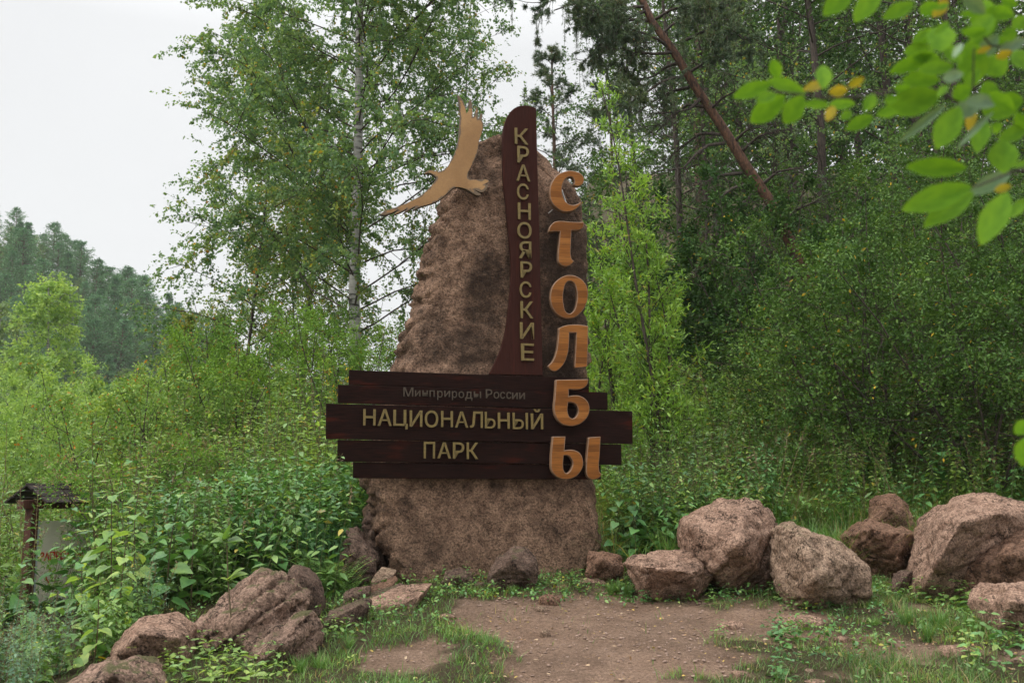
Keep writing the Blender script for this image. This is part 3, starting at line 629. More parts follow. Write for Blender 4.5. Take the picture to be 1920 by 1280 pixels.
me.materials.clear(); me.materials.append(m); me.materials.append(simplemat('dark_cut_edge', (.07, .042, .025), .7)); 
for p in me.polygons: p.material_index = 0 if p.normal.z > .9 else 1
o = bpy.data.objects.new('bird', me); COL.objects.link(o); place(o, .05, mon); o['label'] = 'tan wooden bird silhouette with spread wings'
# ================================================================ BOULDERS
def hullbm(bmm, pts):
    vs_ = [bmm.verts.new(p) for p in pts]
    r = bmesh.ops.convex_hull(bmm, input=vs_)
    bmesh.ops.delete(bmm, geom=list({v for v in r['geom_interior'] if isinstance(v, bmesh.types.BMVert)}), context='VERTS')
def rockpts(Y, outline, inner, thick, sink=.12):
    xs_ = [p[0] for p in outline]; ys_ = [p[1] for p in outline]; cx = sum(xs_) / len(xs_); cy = sum(ys_) / len(ys_); y1 = max(ys_); y0 = min(ys_)
    pts = []
    for p in outline:
        f = (y1 - p[1]) / max(1, y1 - y0); dy = p[2] if len(p) > 2 else (f - .3) * thick * .35
        pts.append(P(p[0], p[1], Y + dy))
        if f < .35: q = P(p[0], p[1], Y + dy); q.z -= sink; pts.append(q)
    for p in inner: pts.append(P(p[0], p[1], Y + p[2]))
    c = sum((Vector(p) for p in pts), Vector()) / len(pts)
    for p in outline:
        f = (y1 - p[1]) / max(1, y1 - y0)
        q = P(cx + (p[0] - cx) * .8, cy + (p[1] - cy) * .8, Y); q.y += thick * (.75 + .25 * f); q.z -= .02 + (.10 if f < .3 else 0); pts.append(q)
    return pts
rock_n = 0
def rock(label, parts, matn, rough=1.0, vox=None, name='boulder', group=None, layered=0.0):
    global rock_n
    rock_n += 1
    bmm = bmesh.new()
    allp = []
    for (Y, o_, i_, th) in parts:
        pts = rockpts(Y, o_, i_, th); allp += pts; hullbm(bmm, pts)
    me = bpy.data.meshes.new('tmp'); bmm.to_mesh(me); bmm.free()
    A = np.array([tuple(p) for p in allp]); size = float((A.max(0) - A.min(0)).max())
    o = bpy.data.objects.new('tmp', me); COL.objects.link(o)
    md = o.modifiers.new('r', 'REMESH'); md.mode = 'VOXEL'; md.voxel_size = vox or max(.007, size / 50)
    sm = o.modifiers.new('s', 'SMOOTH'); sm.iterations = 1; sm.factor = .5
    dg = bpy.context.evaluated_depsgraph_get(); me2 = bpy.data.meshes.new_from_object(o.evaluated_get(dg)); bpy.data.objects.remove(o)
    n = len(me2.vertices); V = np.zeros(n * 3); Nn = np.zeros(n * 3); me2.vertices.foreach_get('co', V); me2.vertices.foreach_get('normal', Nn); V = V.reshape(-1, 3); Nn = Nn.reshape(-1, 3)
    base = Vector(((A[:, 0].min() + A[:, 0].max()) / 2, A[:, 1].mean(), A[:, 2].min() + .1))
    s = min(1.0, size) * rough; q0 = Vector((rock_n * 3.7, rock_n * 1.3, 0))
    D = np.empty(n)
    for k in range(n):
        p = Vector(V[k]) + q0
        d = .018 * noise.noise(p * 2.6 / max(.35, size)) + .020 * noise.noise(p * 7 / max(.5, size)) + .015 * noise.fractal(p * 15, 1.0, 2.0, 3)
        c = 1 - abs(noise.noise(Vector((p.x * 3, p.y * 3, p.z * 5))))
        d -= .022 * max(0, c - .93) / .07
        d -= .028 * (1 - abs(noise.noise(Vector((p.x * 3.3 + 7, p.y * 3.3, p.z * 4.1))))) ** 7
        if layered:
            u = (p.z * .80 - p.x * .62) * 9 + noise.noise(p * 2) * .7
            d -= layered * .055 * max(0, abs((u % 1) - .5) * 2 - .75) * 4
        D[k] = d * s
    V = V + Nn * D[:, None] - np.array(base)
    me2.vertices.foreach_set('co', V.ravel().astype(np.float32)); me2.polygons.foreach_set('use_smooth', np.ones(len(me2.polygons), bool)); me2.update()
    me2.name = name; me2.materials.clear(); me2.materials.append(M[matn])
    o = bpy.data.objects.new(name, me2); COL.objects.link(o); o.location = base
    tag(o, label, 'boulder' if name == 'boulder' else 'stone', group)
    return o
gA = 'boulders edging the clearing'
rock('big rounded pinkish boulder with a sharp ridge, resting on a flat boulder', [(8.55, [(1268, 1010), (1275, 972), (1350, 931), (1415, 934), (1442, 952), (1466, 988), (1450, 1075), (1400, 1102), (1370, 1098), (1290, 1045)], [(1394, 958, -.20), (1384, 1018, -.58), (1338, 1080, -.42), (1290, 985, -.25)], .7)], 'granite', group=gA)
rock('low flat pinkish boulder wedged under the big rounded one', [(8.3, [(1166, 1055), (1190, 1040), (1250, 1028), (1290, 1030), (1335, 1050), (1342, 1080), (1310, 1107), (1240, 1112), (1200, 1095)], [(1215, 1062, -.36), (1300, 1072, -.34)], .5)], 'granite', group=gA)
rock('pale greyish boulder with a whitish hollow in its front', [(7.95, [(1453, 1050), (1458, 985), (1480, 973), (1520, 990), (1580, 1015), (1630, 1060), (1640, 1095), (1600, 1115), (1540, 1128), (1480, 1115), (1455, 1080)], [(1500, 1000, -.30), (1528, 1090, -.52), (1590, 1062, -.25)], .55)], 'granite_pale', 1.25, group=gA)
rock('rusty brown boulder behind and right of the pale one', [(8.95, [(1584, 1003), (1625, 972), (1690, 985), (1725, 1000), (1738, 1020), (1725, 1050), (1690, 1073), (1640, 1062), (1600, 1035)], [(1632, 990, -.30), (1684, 1050, -.28), (1706, 1000, -.28)], .5)], 'granite_red', group=gA)
rock('small pointed boulder half hidden in grass above the rusty one', [(9.8, [(1630, 975), (1650, 925), (1680, 925), (1700, 940), (1722, 990), (1660, 990)], [(1665, 950, -.12)], .35)], 'granite_red', group=gA)
rock('largest slanting boulder with a smooth crest in the row on the right', [(8.2, [(1712, 1100), (1738, 1045), (1756, 1000), (1765, 960), (1800, 932), (1850, 922), (1920, 934), (1965, 950), (1970, 1010), (1900, 1050), (1830, 1080), (1790, 1110), (1745, 1115)], [(1800, 978, -.55), (1758, 1050, -.45), (1880, 960, -.35)], .7)], 'granite', group=gA)
rock('brownish boulder leaning against the largest slanting boulder', [(7.95, [(1808, 1100), (1812, 1060), (1850, 1020), (1900, 990), (1960, 975), (2020, 1020), (2020, 1100), (1900, 1120), (1830, 1120)], [(1870, 1040, -.2), (1950, 1040, -.2)], .5)], 'granite_red', group=gA)
rock('light pinkish block at the edge, lowest of the right row', [(6.95, [(1853, 1130), (1880, 1092), (1920, 1090), (1990, 1095), (2020, 1150), (2000, 1200), (1900, 1182), (1862, 1162)], [(1895, 1125, -.2), (1960, 1140, -.2)], .5)], 'granite', group=gA)
rock('small upright wedge of rock between the pale and slanting boulders', [(8.3, [(1670, 1105), (1690, 1068), (1712, 1068), (1708, 1100), (1690, 1112)], [(1690, 1090, -.08)], .2)], 'granite_dark', group=gA)
rock('dark angular rock leaning at the foot of the monument', [(8.5, [(912, 1080), (930, 1045), (965, 1021), (990, 1027), (1010, 1045), (1008, 1075), (975, 1090), (935, 1103)], [(958, 1048, -.2), (985, 1072, -.2), (925, 1075, -.12)], .35)], 'granite_dark', group='rocks round the monument foot')
rock('knobbly brown rock at the right foot of the monument', [(8.75, [(1098, 1070), (1103, 1032), (1130, 1030), (1165, 1042), (1172, 1062), (1140, 1078)], [(1130, 1050, -.12)], .3)], 'granite_red', 1.5, group='rocks round the monument foot')
rock('dark mossy rock low in front of the monument, left of the leaning one', [(8.6, [(828, 1092), (835, 1070), (860, 1062), (885, 1072), (890, 1090), (860, 1098)], [(860, 1080, -.1)], .25)], 'granite_dark', 1.3, group='rocks round the monument foot')
gS = 'slabs left of the monument'
rock('tilted slab with a broad flat top, nearest the dirt clearing', [(7.75, [(686, 1122, .15), (727, 1104, .3), (758, 1095, .4), (812, 1092, .4), (789, 1116, .05), (758, 1131, -.02), (727, 1135, -.05), (693, 1132, 0), (727, 1152, .05), (695, 1150, .05), (762, 1145, .05)], [], .45)], 'granite', .6, group=gS)
rock('dark sided slab tilted against its neighbour left of the clearing', [(7.15, [(617, 1143, .1), (680, 1119, .35), (691, 1124, .3), (692, 1138, .2), (676, 1164, .1), (655, 1172, 0), (643, 1187, 0), (612, 1194, 0), (603, 1166, 0)], [(640, 1150, -.02), (672, 1133, .05)], .4)], 'granite_dark', .8, group=gS)
rock('thin reddish slab lying on darker rock', [(8.15, [(652, 1120, 0), (686, 1103, .1), (742, 1077, .25), (748, 1086, .2), (740, 1094, .1), (690, 1113, 0)], [], .3)], 'granite_red', .5, group=gS)
rock('second thin slab, just beneath the reddish one', [(8.0, [(662, 1128, 0), (700, 1109, .1), (752, 1090, .2), (760, 1096, .15), (705, 1118, 0)], [], .3)], 'granite_dark', .5, group=gS)
rock('small grey flake of rock above the thin reddish slab', [(8.5, [(694, 1090, 0), (703, 1075, .1), (717, 1060, .2), (744, 1067, .2), (741, 1075, .1), (708, 1090, 0)], [], .2)], 'granite_pale', .5, group=gS)
rock('dark rock under the left end of the thin slabs', [(8.0, [(640, 1125), (648, 1108), (662, 1100), (693, 1097), (695, 1112), (668, 1128)], [(665, 1115, -.05)], .25)], 'granite_dark', 1.0, group=gS)
rock('tall brown rock against the left flank of the monument', [(8.75, [(632, 1092), (636, 1040), (650, 988), (668, 984), (682, 1020), (712, 1050), (694, 1087), (650, 1104)], [(660, 1040, -.15), (690, 1060, -.12)], .35)], 'granite_dark', 1.5, group='rocks round the monument foot')
rock('crumbling dark pillar of rock beside the monument', [(9.15, [(681, 1040), (679, 985), (688, 948), (700, 958), (716, 1000), (724, 1035), (705, 1045)], [(700, 1000, -.08)], .25)], 'granite_dark', 1.8, group='rocks round the monument foot')
rock('large layered boulder rising to a peak, mossy along its slanting beds', [
    (6.75, [(338, 1215), (345, 1173), (405, 1145), (436, 1104), (456, 1083), (489, 1062), (507, 1067), (523, 1068), (556, 1094), (582, 1125), (575, 1150), (540, 1185), (500, 1215), (440, 1222), (360, 1218)], [(512, 1070, -.08), (444, 1147, -.36), (438, 1203, -.46), (550, 1120, -.15), (400, 1180, -.35)], .6),
    (6.35, [(445, 1222), (520, 1165), (552, 1150), (583, 1140), (604, 1183), (604, 1210), (584, 1236), (533, 1262), (487, 1248)], [(565, 1158, -.15), (530, 1205, -.33), (487, 1237, -.33)], .45)], 'granite_moss', 1.0, layered=1.0, group='boulders at the left corner')
rock('boulder with a pale flat top and dark front, left of the layered one', [(6.25, [(190, 1240), (215, 1205), (235, 1180), (262, 1155), (290, 1149), (302, 1162), (345, 1178), (350, 1200), (350, 1240), (280, 1262)], [(262, 1187, -.28), (335, 1192, -.22), (235, 1215, -.22)], .5)], 'granite', group='boulders at the left corner')
rock('mossy brown boulder cut off by the lower edge of the picture', [(5.55, [(85, 1300), (140, 1268), (180, 1240), (205, 1232), (245, 1245), (280, 1262), (302, 1300), (250, 1330), (120, 1330)], [(212, 1262, -.28), (150, 1285, -.15)], .45)], 'granite_moss', 1.3, group='boulders at the left corner')
rock('dark block of rock peeping out behind the layered boulder', [(7.6, [(533, 1090), (540, 1068), (549, 1056), (562, 1058), (581, 1073), (594, 1091), (607, 1117), (596, 1140), (560, 1140)], [(562, 1075, -.12), (560, 1110, -.15)], .35)], 'granite_dark', .6, group='boulders at the left corner')
small = [(1370, 1170, 60, 16, 'flat stone bedded in bare soil below the low flat boulder', 'granite'), (1503, 1164, 100, 24, 'long flat pinkish stone bedded in front of the pale boulder', 'granite'), (1800, 1224, 72, 40, 'small lumpy stone in grass, right lower corner', 'granite'),
         (1030, 1122, 44, 22, 'small knobbly stone at the top edge of the dirt clearing', 'granite_red'), (1112, 1090, 52, 24, 'small flat stone below the knobbly brown rock', 'granite'), (1015, 1140, 26, 9, 'flat pale pebble bedded near the top of the clearing', 'granite_pale'),
         (840, 1154, 30, 11, 'flat stone at the left rim of the clearing', 'granite'), (1023, 1184, 22, 12, 'grey speckled stone bedded in the middle of the clearing', 'granite_pale'), (1388, 1262, 36, 17, 'pinkish stone bedded among sparse grass near the lower edge', 'granite'),
         (1697, 1263, 50, 12, 'flat stone showing through grass near the lower edge', 'granite'), (1530, 1277, 48, 14, 'flat pinkish stone cut by the lower edge', 'granite'), (1583, 1196, 36, 11, 'small flat stone below the long flat one', 'granite'),
         (1611, 1254, 18, 11, 'tiny upright pinkish stone in the patchy grass', 'granite'), (1518, 1258, 22, 13, 'tiny pale stone above the flat one at the lower edge', 'granite_pale'), (900, 1095, 26, 14, 'little dark stone beside the leaning angular rock', 'granite_dark'),
         (1055, 1100, 30, 12, 'little brown stone in the weeds before the monument', 'granite_red'), (1262, 1118, 22, 9, 'little stone at the upper right of the clearing', 'granite_red'), (755, 1150, 30, 12, 'little stone below the tilted slab', 'granite_dark'),
         (1640, 1120, 40, 16, 'small brown stone in weeds right of the pale boulder', 'granite_red'), (560, 1255, 40, 18, 'small stone in front of the layered boulder', 'granite_dark'), (640, 1075, 36, 22, 'brown stone beneath the tall brown rock', 'granite_red'), (775, 1072, 46, 22, 'low brown stone at the left foot of the monument', 'granite_red'), (1060, 1068, 40, 22, 'low reddish stone against the monument foot', 'granite_red')]
rr_ = random.Random(4)
for cx, cy, ww, hh, lab, mt in small:
    g = GP(cx, cy + hh * .3); o_ = []
    for k in range(9):
        an = k / 9 * 6.283 + rr_.uniform(-.2, .2); q = rr_.uniform(.85, 1.1)
        o_.append((cx + math.cos(an) * ww / 2 * q, cy + math.sin(an) * hh / 2 * q))
    rock(lab, [(g.y, o_, [(cx + rr_.uniform(-.1, .1) * ww, cy + .1 * hh, -.04)], ww / FPX * g.y * .7)], mt, .9, max(.006, ww / FPX * g.y / 16), name='stone')

# pebbles and fallen leaves: nobody could count them
rng = np.random.default_rng(5)
def scatter(n, x0, x1, y0, y1):
    x = rng.uniform(x0, x1, n); y = rng.uniform(y0, y1, n); return x, y
ic = bmesh.new(); bmesh.ops.create_icosphere(ic, subdivisions=1, radius=1); IV = np.array([v.co[:] for v in ic.verts]); IF = np.array([[v.index for v in f.verts] for f in ic.faces]); ic.free()
x, y = scatter(11000, -3, 4.6, 5.0, 8.9); k = (rng.random(len(x)) < .12 + .88 * bare(x, y)) & (fbm(x * 2, y * 2, 31, 3) + rng.random(len(x)) * .5 > .62); x, y = x[k], y[k]
s = .003 + .010 * rng.random(len(x)) ** 3.2; z = G(x, y) - .018 + s * .3
a_ = Acc(); jit = 1 + rng.normal(0, .22, (len(x), 12, 3))
Vp = IV[None] * jit * s[:, None, None] * np.array([1.2, 1.1, .65]); Vp = Vp + np.stack([x, y, z], -1)[:, None]
a_.add(Vp, (np.arange(len(x))[:, None, None] * 12 + IF[None]).reshape(-1, 3)); tag(a_.out('pebbles', M['pebble']), 'small pebbles and crumbs of rock on the bare earth', None, None, 'stuff')
a_ = Acc(); x, y = scatter(4200, -3, 4.8, 5.0, 9); k = (fbm(x * 1.3, y * 1.3, 41, 3) + rng.random(len(x)) * .6 + .12 * (x > 1.2) > .80); x, y = x[k], y[k]; n_ = len(x)
D = rng.normal(0, 1, (n_, 3)); D[:, 2] *= .15
leaves(a_, rng, np.stack([x, y, G(x, y) + .004], -1), D, rng.uniform(.010, .034, n_), .6, 'l', 1.0, .35)
tag(a_.out('fallen_leaves', M['litter']), 'dry fallen leaves strewn over earth and grass', None, None, 'stuff')

# grass
def blades(acc, x, y, z, h, wd, lean=.35, segs=2):
    n_ = len(x); az = rng.uniform(0, 2 * np.pi, n_); d = np.stack([np.cos(az), np.sin(az), np.zeros(n_)], -1); sd_ = np.stack([-np.sin(az), np.cos(az), np.zeros(n_)], -1)
    b0 = np.stack([x, y, z], -1); ln = (lean * rng.random(n_) * h)[:, None]; up = np.zeros((n_, 3)); up[:, 2] = h
    V = [b0 - sd_ * wd[:, None], b0 + sd_ * wd[:, None]]
    for k in range(1, segs):
        f = k / segs; c = b0 + up * (f * (1 - .15 * f)) + d * ln * f * f * 1.6; V += [c - sd_ * wd[:, None] * (1 - .3 * f), c + sd_ * wd[:, None] * (1 - .3 * f)]
    V.append(b0 + up * .85 + d * ln * 1.6); V = np.stack(V, 1); kk = V.shape[1]
    b = (np.arange(n_) * kk)[:, None]
    st_ = acc.n; acc.V.append(V.reshape(-1, 3)); acc.n += n_ * kk
    for k in range(segs - 1): acc.F.setdefault(4, []).append(st_ + b + np.array([[2 * k, 2 * k + 1, 2 * k + 3, 2 * k + 2]]))
    acc.F.setdefault(3, []).append(st_ + b + np.array([[2 * segs - 2, 2 * segs - 1, 2 * segs]]))
x, y = scatter(140000, -3.4, 5.2, 4.9, 9.6); px, py = proj(x, y, G0(x, y)); br = bare(x, y)
qx, qy = wobpx(px, py)
lush = inpoly(qx, qy, GRASSL); clump = fbm(x * 5, y * 5, 51, 3); c2 = fbm(x * 1.7, y * 1.7, 52, 3)
dens = np.where(lush, 1.0, np.where(px > 1180, .70 * (c2 > .36) + .3 * (c2 > .55) + .15, .45)) * (clump > .34)
dens = np.where(br > .5, .02 * (clump > .62), dens); dens = np.where((py < 1110) & (px > 850) & (px < 1200), .3, dens)
k = rng.random(len(x)) < dens; x, y, px, lush, c2 = x[k], y[k], px[k], lush[k], c2[k]; n_ = len(x)
h = rng.gamma(4, .009, n_) + .014 + .02 * (c2 > .5) + .05 * (rng.random(n_) < .05) + .03 * (px > 1600); z = G(x, y) - .02
dry = (px > 1150) & (rng.random(n_) < .30)
for sel, nm, mt, lb in ((~dry, 'grass', 'grass', 'short green grass round the bare earth'), (dry, 'dry_grass', 'grass_dry', 'thin yellowing grass on the right of the clearing')):
    a_ = Acc(); blades(a_, x[sel], y[sel], z[sel], h[sel], rng.uniform(.0012, .0026, sel.sum()), .9); tag(a_.out(nm, M[mt]), lb, None, None, 'stuff')
# tall meadow grass behind the boulders
x, y = scatter(42000, .9, 7.5, 9.0, 12.5); k = rng.random(len(x)) < (.08 + .9 * (fbm(x * 1.4, y * 1.4, 61, 3) > .50)) * (.25 + .75 * (x > 2.6)); x, y = x[k], y[k]; n_ = len(x)
a_ = Acc(); blades(a_, x, y, G(x, y) - .03, rng.uniform(.18, .55, n_), rng.uniform(.002, .0045, n_), 1.1, 3); tag(a_.out('tall_grass', M['grass']), 'tall arching grass behind the row of boulders', None, None, 'stuff')
x, y = scatter(14000, .9, 7.5, 9.0, 14.5); k = rng.random(len(x)) < .2 + .8 * (fbm(x * 1.4, y * 1.4, 66, 3) > .52); x, y = x[k], y[k]; n_ = len(x)
a_ = Acc(); blades(a_, x, y, G(x, y) - .03, rng.uniform(.25, .75, n_), rng.uniform(.0015, .003, n_), .9, 3); tag(a_.out('dry_tall_grass', M['grass_dry']), 'tall yellowing grass stalks behind the row of boulders', None, None, 'stuff')
# low leafy ground cover
def cover(name, label, n, x0, x1, y0, y1, test, mt, hs=.07, size=(.018, .045), kind='l'):
    x, y = scatter(n, x0, x1, y0, y1); px, py = proj(x, y, G0(x, y)); k = test(px, py, x, y); x, y = x[k], y[k]
    m_ = 6; n_ = len(x); xx = np.repeat(x, m_) + rng.normal(0, .022, n_ * m_); yy = np.repeat(y, m_) + rng.normal(0, .022, n_ * m_)
    hh = np.abs(rng.normal(0, hs, n_ * m_)) + .01; Pz = np.stack([xx, yy, G(xx, yy) - .01 + hh], -1)
    D = np.stack([xx - np.repeat(x, m_), yy - np.repeat(y, m_), rng.normal(0, .012, n_ * m_)], -1) + rng.normal(0, .006, (n_ * m_, 3))
    a = Acc(); leaves(a, rng, Pz, D, rng.uniform(*size, n_ * m_), .62, kind, 1.0, .35); return tag(a.out(name, M[mt]), label, None, None, 'stuff')
rim = lambda px, py, x, y: (((py < 1118 + 16 * vn(px / 30, py / 30)) & (py > 1040)) | ((px > 1440) & (vn(x * 3, y * 3, 5) > .48)) | ((px < 860) & (py < 1190) & (bare(x, y) < .5) & (rng.random(len(px)) < .5))) & (rng.random(len(px)) < .55)
cover('ground_cover', 'low dark green weeds at the foot of the rocks', 2600, -2.6, 4.8, 6.2, 9.2, rim, 'lf_herb_d', .035)
cover('ground_cover', 'low mid green weeds between stones and grass', 2300, -2.6, 5.0, 5.6, 9.2, rim, 'lf_herb', .05)
cover('ground_cover', 'low clover-like leaves spotting the short grass', 900, -3, 4.8, 5.0, 9, lambda px, py, x, y: (vn(x * 4, y * 4, 9) > .58) & (bare(x, y) < .5), 'lf_herb_l', .02, (.012, .03))
# ================================================================ HERBS AND SHRUBS (each plant a thing)
def stemmesh(acc, Q, r0, r1, s=4): tubes(acc, Q, r0, r1, s)
def herb(kind, seed):
    """returns dict part name -> mesh, origin at the base"""
    r = np.random.default_rng(seed); W = Acc(); L = Acc(); X = Acc(); Xn = None
    res = {}
    if kind in ('nettle', 'broadleaf', 'fireweed', 'seedling', 'mugwort'):
        ns = {'nettle': 4, 'broadleaf': 4, 'fireweed': 5, 'seedling': 5, 'mugwort': 4}[kind]
        H = {'nettle': 1.15, 'broadleaf': 1.0, 'fireweed': 1.2, 'seedling': .16, 'mugwort': 1.25}[kind]
        S = np.zeros((ns, 3)); S[:, :2] = r.normal(0, .10 if kind != 'seedling' else .05, (ns, 2)); D = np.concatenate([r.normal(0, .16, (ns, 2)), np.ones((ns, 1))], 1)
        Q = grow(r, S, D, H * r.uniform(.65, 1.1, ns), 9, .05, .01); tubes(W, Q, H * .003, H * .0010, 4)
        npair = {'nettle': 13, 'broadleaf': 8, 'fireweed': 34, 'seedling': 4, 'mugwort': 26}[kind]; per = {'nettle': 2, 'broadleaf': 2, 'fireweed': 1, 'seedling': 2, 'mugwort': 2}[kind]
        idx = np.repeat(np.arange(ns), npair * per); t = np.tile(np.repeat(np.linspace(.12 if kind != 'broadleaf' else .2, .99, npair), per), ns)
        az = np.tile(np.repeat(np.arange(npair) * (1.571 if per == 2 else 2.4), per) + np.tile(np.arange(per) * math.pi, npair), ns) + r.normal(0, .3, len(idx))
        p, d = pick(Q, idx, t); Dl = np.stack([np.cos(az), np.sin(az), np.full(len(az), .25)], -1)
        Dl[:, 2] = {'nettle': -.05, 'broadleaf': .0, 'fireweed': .35, 'seedling': .15, 'mugwort': .4}[kind] + r.normal(0, .2, len(az))
        sz = {'nettle': .105, 'broadleaf': .145, 'fireweed': .11, 'seedling': .06, 'mugwort': .09}[kind] * (1 - .62 * t ** 1.6) * r.uniform(.75, 1.2, len(t))
        wd = {'nettle': .52, 'broadleaf': .78, 'fireweed': .24, 'seedling': .62, 'mugwort': .3}[kind]
        lk = {'nettle': 'l', 'broadleaf': 'h', 'fireweed': 'l', 'seedling': 'l', 'mugwort': 'd'}[kind]
        pet = nrm(Dl) * (sz * .25)[:, None]
        leaves(L, r, p + pet, Dl - np.array([0, 0, .25]), sz, wd, lk, 1.0, .28)
        if kind == 'mugwort':
            for q in range(3):
                off = nrm(Dl) * (sz * (.35 + .3 * q))[:, None]; leaves(L, r, p + off, Dl + r.normal(0, .8, Dl.shape), sz * .5, .3, 'd', 1, .5)
        if kind in ('nettle', 'mugwort') and seed % 2:
            m_ = 60; i2 = r.integers(0, ns, m_); p2, d2 = pick(Q, i2, r.uniform(.82, 1, m_)); leaves(X, r, p2, r.normal(0, 1, (m_, 3)) + np.array([0, 0, .2]), r.uniform(.02, .05, m_), .2, 'd', 1, .9); Xn = ('seed_head', 'seed')
        tubes(W, np.stack([p, p + pet], 1), .0012, .0008, 3)
    elif kind == 'goldenrod':
        Q = grow(r, np.zeros((3, 3)) + r.normal(0, .05, (3, 3)) * [1, 1, 0], np.array([[.1, 0, 1.]] * 3) + r.normal(0, .1, (3, 3)), np.array([1.25, 1.1, .95]), 9, .04); tubes(W, Q, .004, .002)
        i = r.integers(0, 3, 70); p, d = pick(Q, i, r.uniform(.1, .85, 70)); leaves(L, r, p, r.normal(0, 1, (70, 3)) + [0, 0, .3], .07, .22, 'l')
        i = r.integers(0, 3, 60); p, d = pick(Q, i, r.uniform(.9, 1, 60)); leaves(X, r, p + r.normal(0, .018, (60, 3)), r.normal(0, 1, (60, 3)), .016, .8, 'd', .5, 1); Xn = ('flower_head', 'flower')
    elif kind == 'fern':
        n_ = 9; az = np.linspace(0, 6.28, n_, endpoint=False) + r.normal(0, .2, n_); Q = grow(r, np.zeros((n_, 3)), np.stack([np.cos(az) * .5, np.sin(az) * .5, np.ones(n_)], -1), r.uniform(.28, .48, n_), 8, .03, -.16); tubes(W, Q, .002, .001, 3)
        i = np.repeat(np.arange(n_), 40); t = np.tile(np.repeat(np.linspace(.1, .98, 20), 2), n_); p, d = pick(Q, i, t); sd_ = nrm(np.cross(d, [0, 0, 1.])) * np.where(np.arange(len(i)) % 2, 1, -1)[:, None]
        leaves(L, r, p, sd_ + d * .35, .075 * (1 - t * .8) + .012, .3, 'd', 1, .15)
    elif kind == 'tussock':
        n_ = 160; a2 = r.uniform(0, 6.28, n_); Q = grow(r, r.normal(0, .05, (n_, 3)) * [1, 1, 0], np.stack([np.cos(a2) * .45, np.sin(a2) * .45, np.ones(n_)], -1), r.uniform(.25, .6, n_), 5, .04, -.16)
        T = nrm(np.gradient(Q, axis=1)); sd_ = nrm(np.cross(T, [0, 0, 1.])); wdt = np.array([.004, .0045, .004, .0028, .0004])[None, :, None]
        V = np.stack([Q - sd_ * wdt, Q + sd_ * wdt], 2).reshape(n_, 10, 3); k = (np.arange(n_) * 10)[:, None, None]; f = np.array([[2 * j, 2 * j + 1, 2 * j + 3, 2 * j + 2] for j in range(4)])
        L.add(V, (k + f[None]).reshape(-1, 4))
    wm = {'nettle': 'stem_green', 'broadleaf': 'stem_red', 'fireweed': 'stem_red', 'seedling': 'stem_green', 'mugwort': 'stem_dry', 'goldenrod': 'stem_green', 'fern': 'stem_green', 'tussock': 'stem_green'}[kind]
    return W, L, X, Xn, wm
HM = {}
def herb_meshes(kind, seed, leafm):
    key = (kind, seed, leafm)
    if key not in HM:
        W, L, X, Xn, wm = herb(kind, seed)
        HM[key] = (W.out('stem', M[wm], link=False) if W.V else None, L.out('foliage', M[leafm], link=False), (Xn[0], X.out(Xn[0], M[Xn[1]], link=False)) if Xn else None)
    return HM[key]
LAND = [(1365, 1010, 'the big rounded boulder'), (1545, 1050, 'the pale hollowed boulder'), (1660, 1020, 'the rusty boulder'), (1860, 980, 'the largest slanting boulder'), (1240, 1060, 'the low flat boulder'), (1150, 800, 'the right end of the planks'), (1180, 960, 'the right side of the monolith'), (640, 800, 'the left end of the planks'), (650, 960, 'the left side of the monolith'),
        (110, 1040, 'the notice board'), (470, 1140, 'the layered boulder'), (270, 1180, 'the pale topped boulder'), (1220, 700, 'the slender willow'), (1450, 760, 'the weedy slope right of the sign'), (1700, 840, 'the feathery bush on the right'), (480, 800, 'the weedy bank left of the sign'), (150, 860, 'the arching bush on the left'), (350, 980, 'the dense thicket on the left'), (960, 1060, 'the leaning angular rock'), (1720, 1180, 'the patchy grass on the right'), (420, 1240, 'the lower left corner stones'), (60, 1240, 'the lower left corner')]
def nearest(px, py): return min(LAND, key=lambda q: (q[0] - px) ** 2 + (q[1] - py) ** 2 * 1.3)[2]
LOOK = {'nettle': 'nettle-like herb with toothed drooping leaves', 'broadleaf': 'broad-leaved herb with heart-shaped leaves', 'fireweed': 'upright herb with narrow willowy leaves', 'seedling': 'low bright leafy seedling', 'mugwort': 'feathery mugwort stalk', 'goldenrod': 'tall herb with yellow flower heads', 'fern': 'small drooping fern', 'tussock': 'arching grass tussock'}
NAME = {'nettle': 'nettle', 'broadleaf': 'broadleaf_herb', 'fireweed': 'fireweed', 'seedling': 'seedling', 'mugwort': 'mugwort', 'goldenrod': 'goldenrod', 'fern': 'fern', 'tussock': 'grass_tussock'}
HT = {'nettle': 1.15, 'broadleaf': 1.0, 'fireweed': 1.2, 'seedling': .16, 'mugwort': 1.25, 'goldenrod': 1.2, 'fern': .4, 'tussock': .45}
MIDS = {'nettle': 1.05, 'broadleaf': .9, 'fireweed': 1.15, 'seedling': 1.05, 'mugwort': 1.0, 'goldenrod': 1.4, 'fern': 1.0, 'tussock': .6}
SHORT = {'nettle': 'toothed-leaved herb', 'broadleaf': 'heart-leaved herb', 'fireweed': 'narrow-leaved herb', 'seedling': 'low leafy seedling', 'mugwort': 'feathery mugwort stalk', 'goldenrod': 'yellow-flowered herb', 'fern': 'drooping fern', 'tussock': 'arching grass tussock'}
